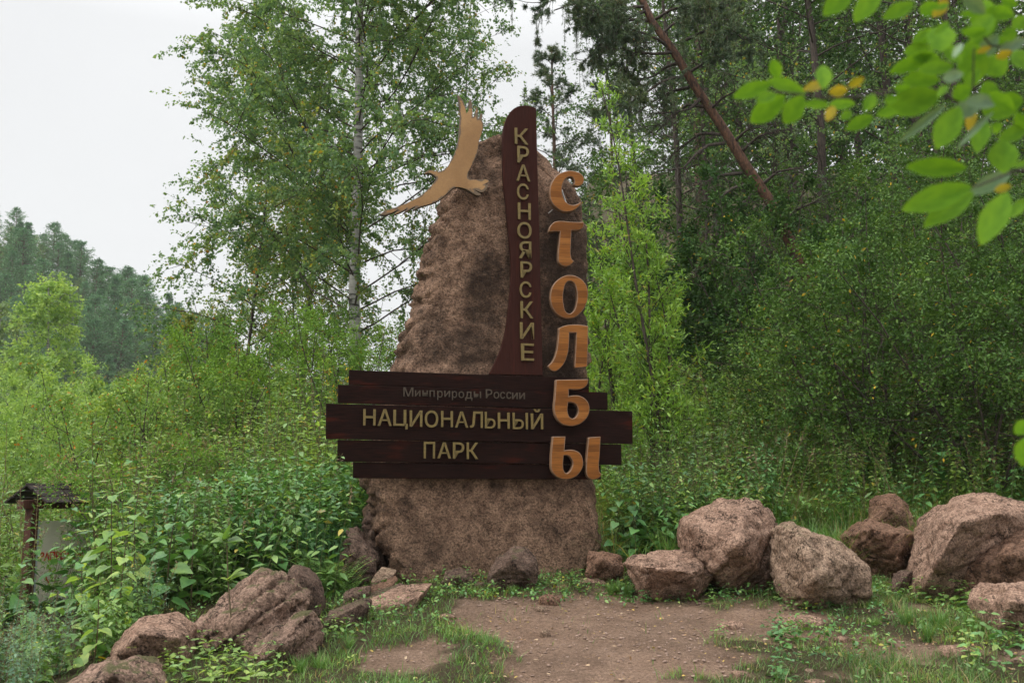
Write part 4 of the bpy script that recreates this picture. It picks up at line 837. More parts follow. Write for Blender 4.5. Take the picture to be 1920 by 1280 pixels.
def plant(kind, x, y, sc, rz, seed, leafm, lean=(0, 0)):
    s, f, xp = herb_meshes(kind, seed, leafm)
    z = float(G(x, y)) - .02
    o = empty(NAME[kind], (x, y, z), rz, sc); o.rotation_euler = (lean[0], lean[1], rz)
    if s: child('stems', s, o)
    child('foliage', f, o)
    if xp: child(xp[0], xp[1], o)
    px, py = proj(x, y, z + HT[kind] * sc * .7)
    q_ = min(LAND, key=lambda q: (q[0] - px) ** 2 + (q[1] - py) ** 2 * 1.3); dx_, dy_ = px - q_[0], py - q_[1]
    rel = ('left of' if dx_ < -25 else 'right of' if dx_ > 25 else 'beside') if abs(dx_) > abs(dy_) * .8 else ('above' if dy_ < -15 else 'below' if dy_ > 15 else 'beside')
    sz_ = 'tall' if sc > MIDS[kind] * 1.15 else 'small' if sc < MIDS[kind] * .85 else 'mid-sized'
    hue = {'lf_herb': 'green', 'lf_herb_d': 'dark green', 'lf_herb_l': 'pale green', 'lf_blue': 'bluish green', 'grass': 'green', 'grass_dry': 'yellowing'}[leafm]
    lb = sz_ + ' ' + hue + ' ' + SHORT[kind] + ' ' + rel + ' ' + q_[2]
    tag(o, lb, 'plant', {'nettle': 'nettle-like herbs', 'broadleaf': 'broad-leaved herbs', 'fireweed': 'narrow-leaved upright herbs', 'seedling': 'low seedlings at the rocks', 'mugwort': 'mugwort stalks', 'goldenrod': 'yellow flowering herbs', 'fern': 'small ferns', 'tussock': 'grass tussocks'}[kind])
    return o
rp = random.Random(77)
def field(n, region, kinds, ysort=True, sc=(.8, 1.2), seeds=3):
    """region(x,y)->bool; kinds: list of (kind, leaf material, weight)"""
    k = 0; tries = 0
    while k < n and tries < n * 60:
        tries += 1
        x = rp.uniform(region[0], region[1]); y = rp.uniform(region[2], region[3])
        px, py = proj(x, y, float(G(x, y)))
        if px < -160 or px > 2080: continue
        if not region[4](x, y, px, py): continue
        kd, lm, _ = rp.choices(kinds, [q[2] for q in kinds])[0]; s__ = rp.uniform(*sc)
        tx_, ty_ = proj(x, y, float(G(x, y)) + HT[kd] * s__)
        if 30 < tx_ < 190 and y < 10.3 and ty_ < 1100 and rp.random() < .8: continue
        plant(kd, x, y, s__, rp.uniform(0, 6.28), rp.randrange(1, seeds + 1), lm, (rp.gauss(0, .08), rp.gauss(0, .08))); k += 1
inmon = lambda x, y: (-1.45 < x < 1.1) and (8.2 < y < 10.3)
# left bank: front line of broad leaves, behind it mixed herbs
field(42, (-4.9, -1.3, 6.3, 9.0, lambda x, y, px, py: px < 600 and not inmon(x, y) and (py < 1190 - (px > 200) * 60) and not (px > 430 and py > 1060) and not (y < 7.6 and 330 < px < 640) and not (40 < px < 170 and y > 7.6 and rp.random() < .5)), [('broadleaf', 'lf_herb', 3), ('nettle', 'lf_herb', 2), ('nettle', 'lf_herb_d', 1)], sc=(.6, .95))
field(85, (-6, -1.35, 8.2, 11.5, lambda x, y, px, py: not inmon(x, y) and not (px < 200 and y > 9.4)), [('nettle', 'lf_herb', 3), ('fireweed', 'lf_herb_l', 2), ('broadleaf', 'lf_herb_d', 1.5), ('mugwort', 'lf_herb', 1)], sc=(.9, 1.35))
field(95, (-8, -.9, 10.2, 14.5, lambda x, y, px, py: not inmon(x, y)), [('nettle', 'lf_herb_l', 3), ('fireweed', 'lf_herb_l', 3), ('mugwort', 'lf_herb', 2), ('broadleaf', 'lf_herb_l', 1)], sc=(1.1, 1.7))
field(40, (-4.6, -2.3, 5.3, 7.4, lambda x, y, px, py: px < 330 and (py < 1300) and px < 330 - (py - 1150) * 1.5), [('broadleaf', 'lf_herb', 2), ('nettle', 'lf_herb', 2), ('mugwort', 'lf_blue', 2)], sc=(.35, .6))
field(12, (-4.6, -2.2, 4.9, 6.4, lambda x, y, px, py: px < 240 and (py < 1500) and px < 330 - (py - 1150) * 1.5), [('mugwort', 'lf_blue', 2), ('nettle', 'lf_blue', 1)], sc=(.35, .5))
# right slope
field(190, (1.0, 6.5, 9.3, 12.2, lambda x, y, px, py: not inmon(x, y) and px < 1990 and not (px > 1420 and y < 10.2)), [('nettle', 'lf_herb_l', 2.5), ('nettle', 'lf_herb', 2), ('nettle', 'lf_herb_d', 1.5), ('fireweed', 'lf_herb', 2), ('broadleaf', 'lf_herb_d', .8), ('mugwort', 'lf_herb', 1)], sc=(.75, 1.15))
field(130, (.8, 8.5, 12, 16.5, lambda x, y, px, py: px < 2000), [('nettle', 'lf_herb_l', 3), ('fireweed', 'lf_herb_l', 2), ('mugwort', 'lf_herb_l', 1.5), ('nettle', 'lf_herb', 2)], sc=(1.15, 1.7))
field(46, (1.1, 6.0, 8.9, 11, lambda x, y, px, py: not inmon(x, y)), [('tussock', 'grass', 3), ('tussock', 'grass_dry', 1)], sc=(.7, 1.1))
for px, py, sc in ((618, 930, 1.15), (628, 915, 1.2)):
    d = P(px, py, 11.6); plant('goldenrod', d.x, d.y, sc * 1.25, rp.uniform(0, 6), 1 + int(px) % 2, 'lf_herb')
# low plants at the rocks' feet
for px, py, k, lm, sc in [(300, 1262, 's', 'l', 1.1), (345, 1255, 's', 'l', 1.2), (375, 1230, 's', 'l', 1), (400, 1250, 's', 'l', 1.3), (440, 1262, 's', 'l', 1.2), (470, 1275, 's', 'l', 1.3), (425, 1225, 's', 'm', 1.0), (500, 1262, 's', 'm', 1.1), (350, 1275, 's', 'm', 1.2), (395, 1278, 's', 'l', 1.2), (455, 1240, 's', 'm', .9), (320, 1240, 's', 'm', .9), (530, 1275, 's', 'l', 1),
                      (610, 1200, 's', 'm', 1.0), (645, 1195, 's', 'm', 1.1), (625, 1185, 's', 'l', .8), (700, 1160, 's', 'm', 1), (735, 1160, 's', 'm', .9), (790, 1130, 's', 'm', .9), (825, 1110, 's', 'm', .9), (850, 1100, 's', 'm', .9), (880, 1110, 's', 'l', .7), (905, 1115, 's', 'd', .9), (1000, 1115, 's', 'd', .8), (1040, 1098, 's', 'm', .7), (1085, 1105, 's', 'd', .7), (1155, 1110, 'u', 'm', .5), (1175, 1115, 'u', 'm', .55), (1145, 1112, 'u', 'm', .4), (960, 1112, 'u', 'm', .35), (1060, 1112, 'u', 'm', .35),
                      (1210, 1125, 's', 'd', .8), (1240, 1120, 's', 'm', .9), (1290, 1118, 's', 'd', .9), (1330, 1125, 's', 'm', .9), (1365, 1125, 's', 'd', .9), (1440, 1118, 's', 'm', 1.1), (1500, 1138, 's', 'm', 1.1), (1540, 1140, 's', 'd', 1.1), (1580, 1130, 's', 'm', 1.2), (1610, 1125, 's', 'l', 1), (1650, 1120, 's', 'm', 1.1), (1690, 1122, 's', 'm', 1.2), (1730, 1125, 's', 'l', 1.2), (1760, 1135, 's', 'm', 1.3), (1800, 1140, 's', 'l', 1.3), (1835, 1150, 's', 'm', 1.5), (1850, 1200, 's', 'm', 1.6), (1880, 1215, 's', 'd', 1.6), (1830, 1235, 's', 'l', 1.3), (1900, 1250, 's', 'd', 1.6), (1475, 1205, 's', 'd', 1.2), (1505, 1200, 's', 'm', 1.2), (1450, 1195, 's', 'd', 1.1), (1460, 1275, 's', 'd', 1.1), (1350, 1190, 's', 'm', .7), (1700, 1170, 'u', 'm', .6), (1760, 1180, 'u', 'm', .7), (1640, 1175, 'u', 'm', .4), (1820, 1185, 'u', 'm', .6), (1740, 1200, 'u', 'm', .6),
                      (700, 1110, 's', 'm', .7), (1480, 1140, 's', 'm', .8), (655, 1215, 'u', 'm', .4), (560, 1262, 'u', 'm', .5), (600, 1255, 'u', 'm', .5), (870, 1085, 's', 'm', .9), (800, 1078, 's', 'l', .6)]:
    g = GP(px, py); plant({'s': 'seedling', 'u': 'tussock'}[k], g.x, g.y, sc * (.55 if k == 'u' else 1), rp.uniform(0, 6), rp.randrange(1, 4), {'l': 'lf_herb_l', 'm': 'grass' if k == 'u' else 'lf_herb', 'd': 'lf_herb_d'}[lm])
for px, py, Y, sc in [(640, 1010, 8.45, 1.0), (655, 1060, 8.3, .8), (615, 1050, 8.4, 1.0), (600, 1010, 8.6, 1.1), (625, 985, 8.8, 1.0), (860, 1060, 8.6, .5)]:
    d = P(px, py, Y); o = plant('fern', d.x, d.y, sc, rp.uniform(0, 6), rp.randrange(1, 4), 'lf_herb'); 

# nearest broad-leaved plants on the left: every large leaf its own part
def bigleaf_mesh(m):
    T = np.array([(0, 0, .0), (-.07, .28, .05), (.12, .47, .07), (.40, .44, .05), (.70, .24, -.02), (1, 0, -.16), (.70, -.24, -.02), (.40, -.44, .05), (.12, -.47, .07), (-.07, -.28, .05), (.2, 0, .0), (.45, 0, -.02), (.72, 0, -.07)])
    F = [(0, 1, 10), (1, 2, 10), (2, 3, 11), (2, 11, 10), (3, 4, 12), (3, 12, 11), (4, 5, 12), (5, 6, 12), (6, 7, 12), (7, 11, 12), (7, 8, 11), (8, 10, 11), (8, 9, 10), (9, 0, 10)]
    return build('leaf', T, [np.array(F)], m, link=False)
BL = [bigleaf_mesh(M['lf_herb']), bigleaf_mesh(M['lf_herb_l']), bigleaf_mesh(M['lf_herb_d'])]
YL = bigleaf_mesh(M['near_yellow'])
def orient(o, p, d, up, s, wd=1.0):
    d = Vector(d).normalized(); u = Vector(up); sd_ = u.cross(d).normalized(); u = d.cross(sd_)
    o.matrix_local = Matrix.Translation(p) @ Matrix(((d.x * s, sd_.x * s * wd, u.x * s, 0), (d.y * s, sd_.y * s * wd, u.y * s, 0), (d.z * s, sd_.z * s * wd, u.z * s, 0), (0, 0, 0, 1)))
def bigplant(px, py, Y, H, npairs, ls, label, mi=0, lean=0.0, yellow=0):
    b0 = P(px, py, Y); b0.z = float(G(b0.x, b0.y)) - .02
    o = empty('broadleaf_herb', b0); tag(o, label, 'plant', 'large-leaved herbs on the left bank')
    r = np.random.default_rng(int(px * 7 + py)); Q = grow(r, np.zeros((1, 3)), np.array([[lean, -.08, 1.]]), [H], 10, .035, 0)
    a = Acc(); tubes(a, Q, .006, .003, 5); 
    for i in range(npairs):
        t = .15 + .84 * i / (npairs - 1)
        p, d = pick(Q, np.array([0]), np.array([t]))
        for sgn_ in (0, 1):
            az = i * 1.571 + sgn_ * math.pi + r.normal(0, .3); s = ls * (1 - .6 * t ** 2) * r.uniform(.8, 1.15)
            dl = Vector((math.cos(az), math.sin(az), r.normal(-.12, .15))); pt = Vector(p[0]) + dl * s * .3
            tubes(a, np.array([[p[0], np.array(pt)]]), .0018, .0012, 3)
            me = YL if yellow and r.random() < yellow else BL[(mi + (r.random() < .25)) % 3]
            lf = child('leaf', me, o); orient(lf, pt, dl - Vector((0, 0, .25)), (r.normal(0, .25), r.normal(0, .25), 1), s, .95)
    a.out('stem', M['stem_red'], o)
for q in [(200, 1160, 7.35, 1.05, 8, .17, 'tall herb with heart-shaped leaves left of the pale topped boulder', 0, .1), (250, 1150, 7.6, 1.1, 8, .16, 'tall heart-leaved herb rising behind the pale topped boulder', 0, -.05), (150, 1200, 7.2, .62, 6, .15, 'mid-height heart-leaved herb in front of the notice board', 1, .05),
          (90, 1210, 6.9, .45, 5, .15, 'short heart-leaved herb below the notice board', 0, .0), (310, 1120, 7.8, .95, 8, .15, 'dark heart-leaved herb between two left boulders', 2, .05), (360, 1110, 8.0, .8, 7, .14, 'dark leafy herb over the layered boulder slope', 2, .0), (175, 1235, 6.3, .42, 5, .11, 'young herb with pale yellow-green oval leaves at the left corner', 1, .1, .25),
          (178, 1130, 7.9, .95, 8, .15, 'heart-leaved herb covering the notice board edge', 0, .08), (40, 1180, 7.4, .7, 6, .15, 'heart-leaved herb near the left picture edge', 2, .0), (225, 1190, 6.9, .7, 7, .15, 'heart-leaved herb just left of the pale topped boulder crest', 1, .0)]:
    bigplant(*q)
# lone stem in front of the layered boulder
b0 = GP(440, 1222); b0.y -= .1; o = empty('sapling', b0); tag(o, 'lone thin reddish stem with few yellow-green leaves before the layered boulder', 'sapling')
a = Acc(); tp = P(425, 1010, b0.y - .02) - b0; Q = np.array([[(0, 0, -.05), tuple(tp * .33 + Vector((.012, 0, 0))), tuple(tp * .66), tuple(tp)]]); tubes(a, Q, .006, .0035, 6); a.out('stem', M['stem_red'], o)
for (px, py), (qx, qy), mi in (((432, 1085), (462, 1070), 1), ((432, 1082), (455, 1060), 1), ((430, 1090), (415, 1080), 1), ((426, 1012), (400, 995), 0), ((426, 1010), (448, 985), 0), ((425, 1008), (430, 975), 0), ((426, 1015), (455, 1008), 0), ((425, 1012), (395, 1012), 0)):
    p = P(px, py, b0.y) - b0; q = P(qx, qy, b0.y - .06) - b0; lf = child('leaf', BL[mi], o); orient(lf, p, q - p, (.1, -.5, 1), (q - p).length, .8)

# ---------------------------------------------------------------- woody shrubs and trees
def woody(seed, H, nl, spread, lift, kids, kid_len, twigs, twig_len, grav, stems=1, stemspread=.3, t0=.15, prof=None, trunk=None, taper=.25, r0=None, wob=.06, rise=0.0):
    r = np.random.default_rng(seed)
    if trunk is None:
        S = np.zeros((stems, 3)); S[:, :2] = r.normal(0, .08 * stemspread, (stems, 2)) if stems > 1 else 0
        D = np.concatenate([r.normal(0, stemspread if stems > 1 else .02, (stems, 2)), np.ones((stems, 1))], 1); T = grow(r, S, D, H * r.uniform(.75, 1, stems) if stems > 1 else [H], 12, wob, .02)
    else: T = trunk
    ns = len(T); r0 = r0 or H * .012
    i0 = np.repeat(np.arange(ns), nl); t = np.tile(np.linspace(t0, .985, nl), ns) + r.normal(0, .01, nl * ns); t = np.clip(t, 0, .99)
    p, d = pick(T, i0, t); az = np.arange(len(t)) * 2.4 + r.normal(0, .4, len(t))
    out = np.stack([np.cos(az), np.sin(az), np.zeros(len(az))], -1)
    u = (t - t0) / (1 - t0); pr = prof(u) if prof else (1 - u) ** .7
    L1 = spread * pr * r.uniform(.7, 1.15, len(t)) + .05 * spread
    D1 = out + np.array([0, 0, 1.]) * (lift + rise * u)[:, None] * np.ones((len(t), 1)) if np.ndim(lift) == 0 else out
    A = grow(r, p, D1, L1, 8, .10, grav * .25)
    i1 = np.repeat(np.arange(len(A)), kids); t1 = r.uniform(.2, 1.0, len(i1)); p1, d1 = pick(A, i1, t1)
    D2 = d1 + r.normal(0, .6, d1.shape) + np.array([0, 0, .1]); B = grow(r, p1, D2, kid_len * L1[i1] * (1.15 - .6 * t1) * r.uniform(.6, 1.2, len(i1)), 6, .14, grav * .6)
    i2 = np.repeat(np.arange(len(B)), twigs); t2 = r.uniform(.15, 1.0, len(i2)); p2, d2 = pick(B, i2, t2)
    C = grow(r, p2, d2 + r.normal(0, .55, d2.shape), twig_len * r.uniform(.5, 1.3, len(i2)), 5, .12, grav)
    return r, T, A, B, C, r0, L1
def woodacc(W, T, A, B, C, r0, L1, twigr=.0025, tr1=.25, sides=8):
    tubes(W, T, r0, r0 * tr1, sides); a0 = np.clip(L1 * .012, .006, r0 * .5); tubes(W, A, a0, a0 * .3, 5); tubes(W, B, .006 if twigr < .004 else twigr * 1.6, twigr, 3)
    if C is not None: tubes(W, C, twigr, twigr * .5, 3)
def leafy(seed, C, per, size, width, kind='d', droop=0.0, up=.7, jit=.6, t0=.1, spread=.02):
    r = np.random.default_rng(seed + 900); L = Acc(); i = np.repeat(np.arange(len(C)), per); p, d = pick(C, i, r.uniform(t0, 1, len(i)))
    D = d * .6 + r.normal(0, .7, d.shape) + np.array([0, 0, droop]); leaves(L, r, p + r.normal(0, spread, p.shape), D, size * r.uniform(.65, 1.2, len(i)), width, kind, up, jit)
    return L
def tree(name, label, cat, loc, parts, group=None, rz=0):
    o = empty(name, loc, rz); tag(o, label, cat, group)
    for nm, acc, m in parts: acc.out(nm, M[m], o, smooth=(nm in ('trunk',)))
    return o
def onground(px, Y, dz=-.05):
    p = P(px, 800, Y); return Vector((p.x, p.y, float(G(p.x, p.y)) + dz))

# main birch
loc = onground(668, 17)
tp = [P(q[0], q[1], 17) - loc for q in [(672, 930), (667, 700), (664, 560), (667, 440), (671, 300), (673, 180), (674, 60), (677, -60), (682, -190), (690, -330)]]
tp[0] = Vector((tp[0].x, 0, 0)); T = np.array([[tuple(v) for v in tp]])
prof = lambda u: np.interp(u, [0, .12, .35, .6, 1], [.85, 1.05, 1.05, .95, .35])
r, T, A, B, C, r0, L1 = woody(11, 12, 66, 3.3, .55, 12, .42, 7, .6, -.16, trunk=T, t0=.17, prof=prof, r0=.12)
# reach further to the left than to the right
W = Acc(); woodacc(W, T, A, B, None, .125, L1, .004, .3, 12); TW = Acc(); tubes(TW, C, .0028, .0015, 3)
sh = np.random.default_rng(3).random(len(C)); wx = C[:, -1, 0]; keep = sh < np.where(wx > 1.2, .75, 1.0) * np.where(wx > 2.1, .3, 1.0); Ck = C[keep]
yl = (Ck[:, 0, 2] < 6.3) & (np.random.default_rng(8).random(len(Ck)) < .2)
L_ = leafy(11, Ck[~yl], 33, .058, .78, 'd', -.5); Ly = leafy(12, Ck[yl], 22, .062, .78, 'd', -.5)
trk = Acc(); tubes(trk, T, .11, .045, 14); br_ = Acc(); a0 = np.clip(L1 * .006, .004, .018); tubes(br_, A, a0, a0 * .3, 5); tubes(br_, B, .006, .004, 3); tubes(br_, Ck[::2], .0028, .0015, 3)
birch = tree('birch', 'tall white-barked birch with wide drooping crown left behind the monument', 'tree', loc, [('trunk', trk, 'bark_birch'), ('branches', br_, 'bark_dark'), ('crown', L_, 'lf_birch'), ('yellowing_foliage', Ly, 'lf_birch_y')])
birch.children[1]['kind'] = 'stuff'
def mk_birch(seed, px, Y, H, spread, label, leafm='lf_birch', nl=36, kids=7, twigs=5, per=11, t0=.25, bark='bark_birch', ls=.066, prof_=None, grav=-.14, lift=.6, r0=None, group=None, name='birch', width=.78, r1=.25, brk='bark_dark'):
    loc = onground(px, Y); pf = prof_ or (lambda u: np.interp(u, [0, .15, .5, 1], [.6, 1.0, .8, .15]))
    r, T, A, B, C, r0, L1 = woody(seed, H, nl, spread, lift, kids, .42, twigs, .5 * max(.7, spread / 2.5), grav, t0=t0, prof=pf, r0=r0 or H * .009, wob=.025)
    trk = Acc(); tubes(trk, T, r0, r0 * r1, 10); b_ = Acc(); a0 = np.clip(L1 * .007, .005, r0 * .5); tubes(b_, A, a0, a0 * .3, 4); tubes(b_, B, .006, .003, 3)
    L_ = leafy(seed, C, per, ls, width, 'd', -.4)
    return tree(name, label, 'tree', loc, [('trunk', trk, bark), ('branches', b_, brk), ('crown', L_, leafm)], group)
mk_birch(21, 880, 20, 11.8, 1.4, 'slender young birch directly behind the wooden bird', nl=34, per=8, t0=.30, r0=.05, prof_=lambda u: np.interp(u, [0, .3, .6, .85, 1], [.7, .9, .9, .55, .15]))
mk_birch(22, 575, 22, 8.6, 2.5, 'shorter birch with orange-tinged leaves left of the white birch', 'lf_birch_y', bark='bark_grey', r0=.04, nl=44, kids=8, per=13, t0=.18)
mk_birch(23, 400, 24, 7.0, 2.1, 'small yellowing birch at the left rim of the birch group', 'lf_birch_y', nl=40, kids=9, per=14, t0=.15)
mk_birch(24, 560, 24, 12.5, 2.6, 'birch crown filling in behind the tall white birch', bark='bark_grey', nl=50, kids=9, per=14, t0=.2)
mk_birch(25, 450, 20, 12.5, 2.2, 'slim birch with hanging twigs on the outer left side', bark='bark_grey', r0=.045, nl=44, kids=8, per=12, t0=.25, grav=-.2)
mk_birch(31, 72, 48, 15.5, 3.6, 'pale green cone-shaped birch with white trunk before the far hill', 'lf_pale', nl=54, per=10, t0=.25, ls=.15, r0=.13, prof_=lambda u: np.interp(u, [0, .2, 1], [.9, 1.0, .12]))
mk_birch(32, -10, 62, 17, 3.4, 'pale birch cut by the left picture edge before the hill', 'lf_far', nl=40, per=8, t0=.25, ls=.17)
# ---------------------------------------------------------------- bushes
def bush(seed, px, Y, H, spread, label, leafm, ls=.035, width=.5, nl=7, stems=7, kids=7, twigs=5, per=6, lift=.5, kind='d', tw=.22, grav=-.06, bark='bark_dark', name='bush', group='bushes round the clearing', extra=None, dz=-.05, ss=.35, t0=.2):
    loc = onground(px, Y, dz)
    if H > 50: H = P(px, H, Y).z - loc.z
    r, T, A, B, C, r0, L1 = woody(seed, H, nl, spread, lift, kids, .5, twigs, tw, grav, stems=stems, stemspread=ss, t0=t0, r0=.014 + H * .003)
    k_ = H / np.percentile(C[:, :, 2], 99); T, A, B, C = (Q * np.array([1, 1, k_]) for Q in (T, A, B, C))
    b_ = Acc(); tubes(b_, T, .012 + H * .003, .004, 5); tubes(b_, A, .006, .002, 3); tubes(b_, B[::2], .003, .0015, 3); tubes(b_, C[::8], .0018, .001, 3)
    L_ = leafy(seed, C, per, ls * 1.2, width, kind, -.1)
    ps = [('branches', b_, bark), ('foliage', L_, leafm)]
    if extra:
        rr = np.random.default_rng(seed + 5); X = Acc(); k = int(len(C) * extra[1]); i = rr.choice(len(C), k); i = np.repeat(i, 5); p, d = pick(C, i, rr.uniform(.5, 1, len(i)))
        leaves(X, rr, p + rr.normal(0, .018, p.shape), rr.normal(0, 1, p.shape), .022, .6, 'd', .5, 1); ps.append((extra[0], X, extra[2]))
    return tree(name, label, 'bush', loc, ps, group)
bush(101, 290, 10.3, 830, .8, 'arching bush with dry pale seed clusters above the notice board', 'lf_bush', .035, .45, extra=('seed_cluster', .35, 'seed'), stems=8, ss=.5)
bush(102, -70, 11.2, 800, .9, 'bush with rusty seed clusters at the left picture edge', 'lf_bush', .035, .45, extra=('seed_cluster', .4, 'seed'), ss=.5)
bush(103, 265, 11.6, 700, 1.1, 'arching bush with reddish twigs reaching up before the far hill', 'lf_bush_y', .038, .5, extra=('seed_cluster', .15, 'seed'), stems=6, ss=.5)
bush(104, 150, 13.0, 715, 1.3, 'fine-leaved green bush between the two arching ones on the left', 'lf_bush', .035, .45)
bush(105, 400, 12.8, 690, 1.2, 'green bush with some orange leaves left of the weedy bank', 'lf_bush_y', .045, .6)
bush(106, 460, 14.0, 620, 1.5, 'feathery green bush under the birch, left half', 'lf_bush', .042, .42, nl=9, stems=9, per=8)
bush(107, 590, 14.6, 575, 1.5, 'tallest feathery green bush under the white birch', 'lf_bush', .042, .42, nl=9, stems=9, per=8)
bush(108, 705, 13.6, 600, 1.1, 'airy bush just left of the monolith with sky showing through', 'lf_bush', .032, .42, nl=7, stems=7, per=7)
bush(109, 400, 16.5, 620, 1.6, 'spreading bush at the foot of the yellowing birches', 'lf_bush', .05, .6, nl=9, stems=8)
bush(110, 745, 17.0, 640, 1.2, 'distant bush seen beside the monolith flank', 'lf_bush', .045, .5)
bush(111, 300, 18.0, 700, 1.6, 'green bush below the far hill, right of the pale birch', 'lf_bush_y', .06, .6)
bush(112, 90, 24.0, 690, 2.6, 'pale willow thicket beneath the cone-shaped birch', 'lf_pale', .08, .35, nl=10, stems=10, tw=.4, per=10)
bush(113, -40, 22.0, 700, 2.4, 'pale thicket at the left picture edge below the birch', 'lf_pale', .08, .35, nl=10, stems=10, tw=.4, per=10)
bush(114, 300, 60.0, 665, 3.2, 'pale round bush in the valley on the left', 'lf_far', .10, .5, nl=10, stems=10, tw=.5, per=9)
# bright slender willow right of the monolith
def willow(seed, px, Y, H, tops, label, per=9):
    loc = onground(px, Y); Ts = []
    for i, (qx, qy) in enumerate(tops):
        t_ = P(qx, qy, Y + .15 * (i - 1)) - loc; b = Vector((random.Random(i).uniform(-.08, .08), random.Random(i + 9).uniform(-.08, .08), 0)); Ts.append([tuple(b.lerp(t_, k / 11) + Vector((math.sin(k * .8 + i) * .03 + math.sin(k / 11 * math.pi) * .10 * (1 if qx < px else -1), 0, math.sin(k / 11 * math.pi) * .05))) for k in range(12)])
    T = np.array(Ts)
    r, T, A, B, C, r0, L1 = woody(seed, H, 20, .55, 1.3, 6, .55, 3, .16, .02, trunk=T, t0=.15, r0=.02, prof=lambda u: np.interp(u, [0, .3, .7, 1], [1., .95, .6, .25]))
    st_ = Acc(); tubes(st_, T, .026, .006, 6); b_ = Acc(); tubes(b_, A, .006, .002, 4); tubes(b_, B, .003, .0015, 3)
    L_ = leafy(seed, B, per, .085, .27, 'l', .1, up=.6, spread=.03); L2 = leafy(seed + 1, C, 2, .075, .27, 'l', .1, spread=.03)
    L_.V += L2.V; 
    for k_, f_ in L2.F.items(): L_.F.setdefault(k_, []).extend([q + L_.n for q in f_])
    L_.n += L2.n
    return tree('willow', label, 'tree', loc, [('trunk', st_, 'bark_dark'), ('branches', b_, 'bark_dark'), ('foliage', L_, 'lf_willow')])
willow(201, 1235, 11.6, 4.2, [(1125, 165), (1185, 290), (1225, 470), (1160, 380), (1262, 560), (1130, 520)], 'slender bright green willow rising right of the monolith')
willow(202, 1140, 12.6, 2.8, [(1110, 430), (1150, 520), (1120, 600)], 'shorter bright willow hidden close behind the monolith edge', 7)
# right hand bushes
bush(121, 1640, 12.2, 380, 1.9, 'large feathery dark-twigged bush overhanging the right boulders', 'lf_forest', .043, .5, nl=11, stems=11, per=7, lift=.25, ss=.6, extra=('seed_cluster', .02, 'seed'))
bush(122, 1850, 11.2, 420, 1.8, 'dense feathery bush filling the right picture edge', 'lf_forest', .043, .5, nl=11, stems=11, per=7, lift=.25, ss=.6, extra=('seed_cluster', .04, 'seed'))
bush(123, 1760, 13.6, 270, 2.0, 'taller feathery bush behind the overhanging one', 'lf_forest', .038, .5, nl=11, stems=10, per=10, lift=.3, ss=.5)
bush(124, 1990, 12.5, 280, 2.0, 'tall feathery bush cut by the right picture edge', 'lf_forest', .038, .5, nl=11, stems=10, per=10, lift=.3, ss=.5)
bush(125, 1520, 14.0, 600, 1.2, 'yellowish green bush at the forest edge', 'lf_bush_y', .05, .6, nl=8)
bush(126, 1340, 17.5, 540, 1.5, 'shadowy broad-leaved bush at the forest edge behind the willow', 'lf_forest2', .07, .6, nl=9, stems=9)
bush(127, 1452, 15.4, 335, 1.2, 'dark bush in front of the leaning pine foot', 'lf_forest2', .06, .6, nl=9, stems=9)
bush(128, 1270, 19.0, 430, 1.6, 'green bush with orange leaf tufts behind the willow', 'lf_forest', .07, .6, nl=9, stems=9)
bush(129, 1120, 15.0, 650, 1.1, 'low green bush seen between monolith and willow', 'lf_bush', .05, .5, nl=8)
bush(130, 1900, 16.0, 4.6, 2.2, 'high leafy bush behind the right edge thicket', 'lf_forest', .05, .6, nl=10, stems=9, lift=.4)
bush(131, 1600, 17.5, 4.0, 1.9, 'leafy bush below the leaning pine crownless side', 'lf_forest', .05, .6, nl=10, stems=9, lift=.4)

# ---------------------------------------------------------------- pines
def needles(acc, r, p, d, L=.07, k=12, w=.0035, spread=.9):
    n_ = len(p); i = np.repeat(np.arange(n_), k); D = nrm(d[i] * .7 + r.normal(0, spread, (n_ * k, 3)) * .6)
    sd_ = nrm(np.cross(D, r.normal(0, 1, D.shape))) * w; l_ = (L * r.uniform(.7, 1.15, n_ * k))[:, None]; b = p[i] + r.normal(0, .012, D.shape)
    V = np.stack([b - sd_, b + sd_, b + D * l_], 1); acc.add(V, np.arange(n_ * k * 3).reshape(-1, 3))
# leaning pine
Yp = 16.5
loc = P(1625, 800, Yp); loc.z = float(G(loc.x, loc.y)) - .1
base_px = proj(loc.x, loc.y, loc.z)
tp = [loc] + [P(q[0], q[1], Yp - q[2]) for q in [(1572, 640, .0), (1530, 560, .0), (1480, 450, .1), (1440, 372, .2), (1398, 310, .2), (1355, 240, .2), (1305, 165, .2), (1262, 95, .2), (1222, 40, .2), (1195, -20, .2), (1165, -110, .2), (1140, -210, .2)]]
T = np.array([[tuple(p - loc) for p in tp]])
trk = Acc(); tubes(trk, T, .115, .048, 14)
def zl(pts, dy=0): # zoom coords (scale 3.048) -> polyline of 9 points
    Q = np.array([tuple(P(1000 + p[0] / 3.048, p[1] / 3.048, Yp - .2 + dy * k / max(1, len(pts) - 1)) - loc) for k, p in enumerate(pts)])
    f = np.linspace(0, len(Q) - 1, 9); return np.stack([np.interp(f, np.arange(len(Q)), Q[:, j]) for j in range(3)], -1)
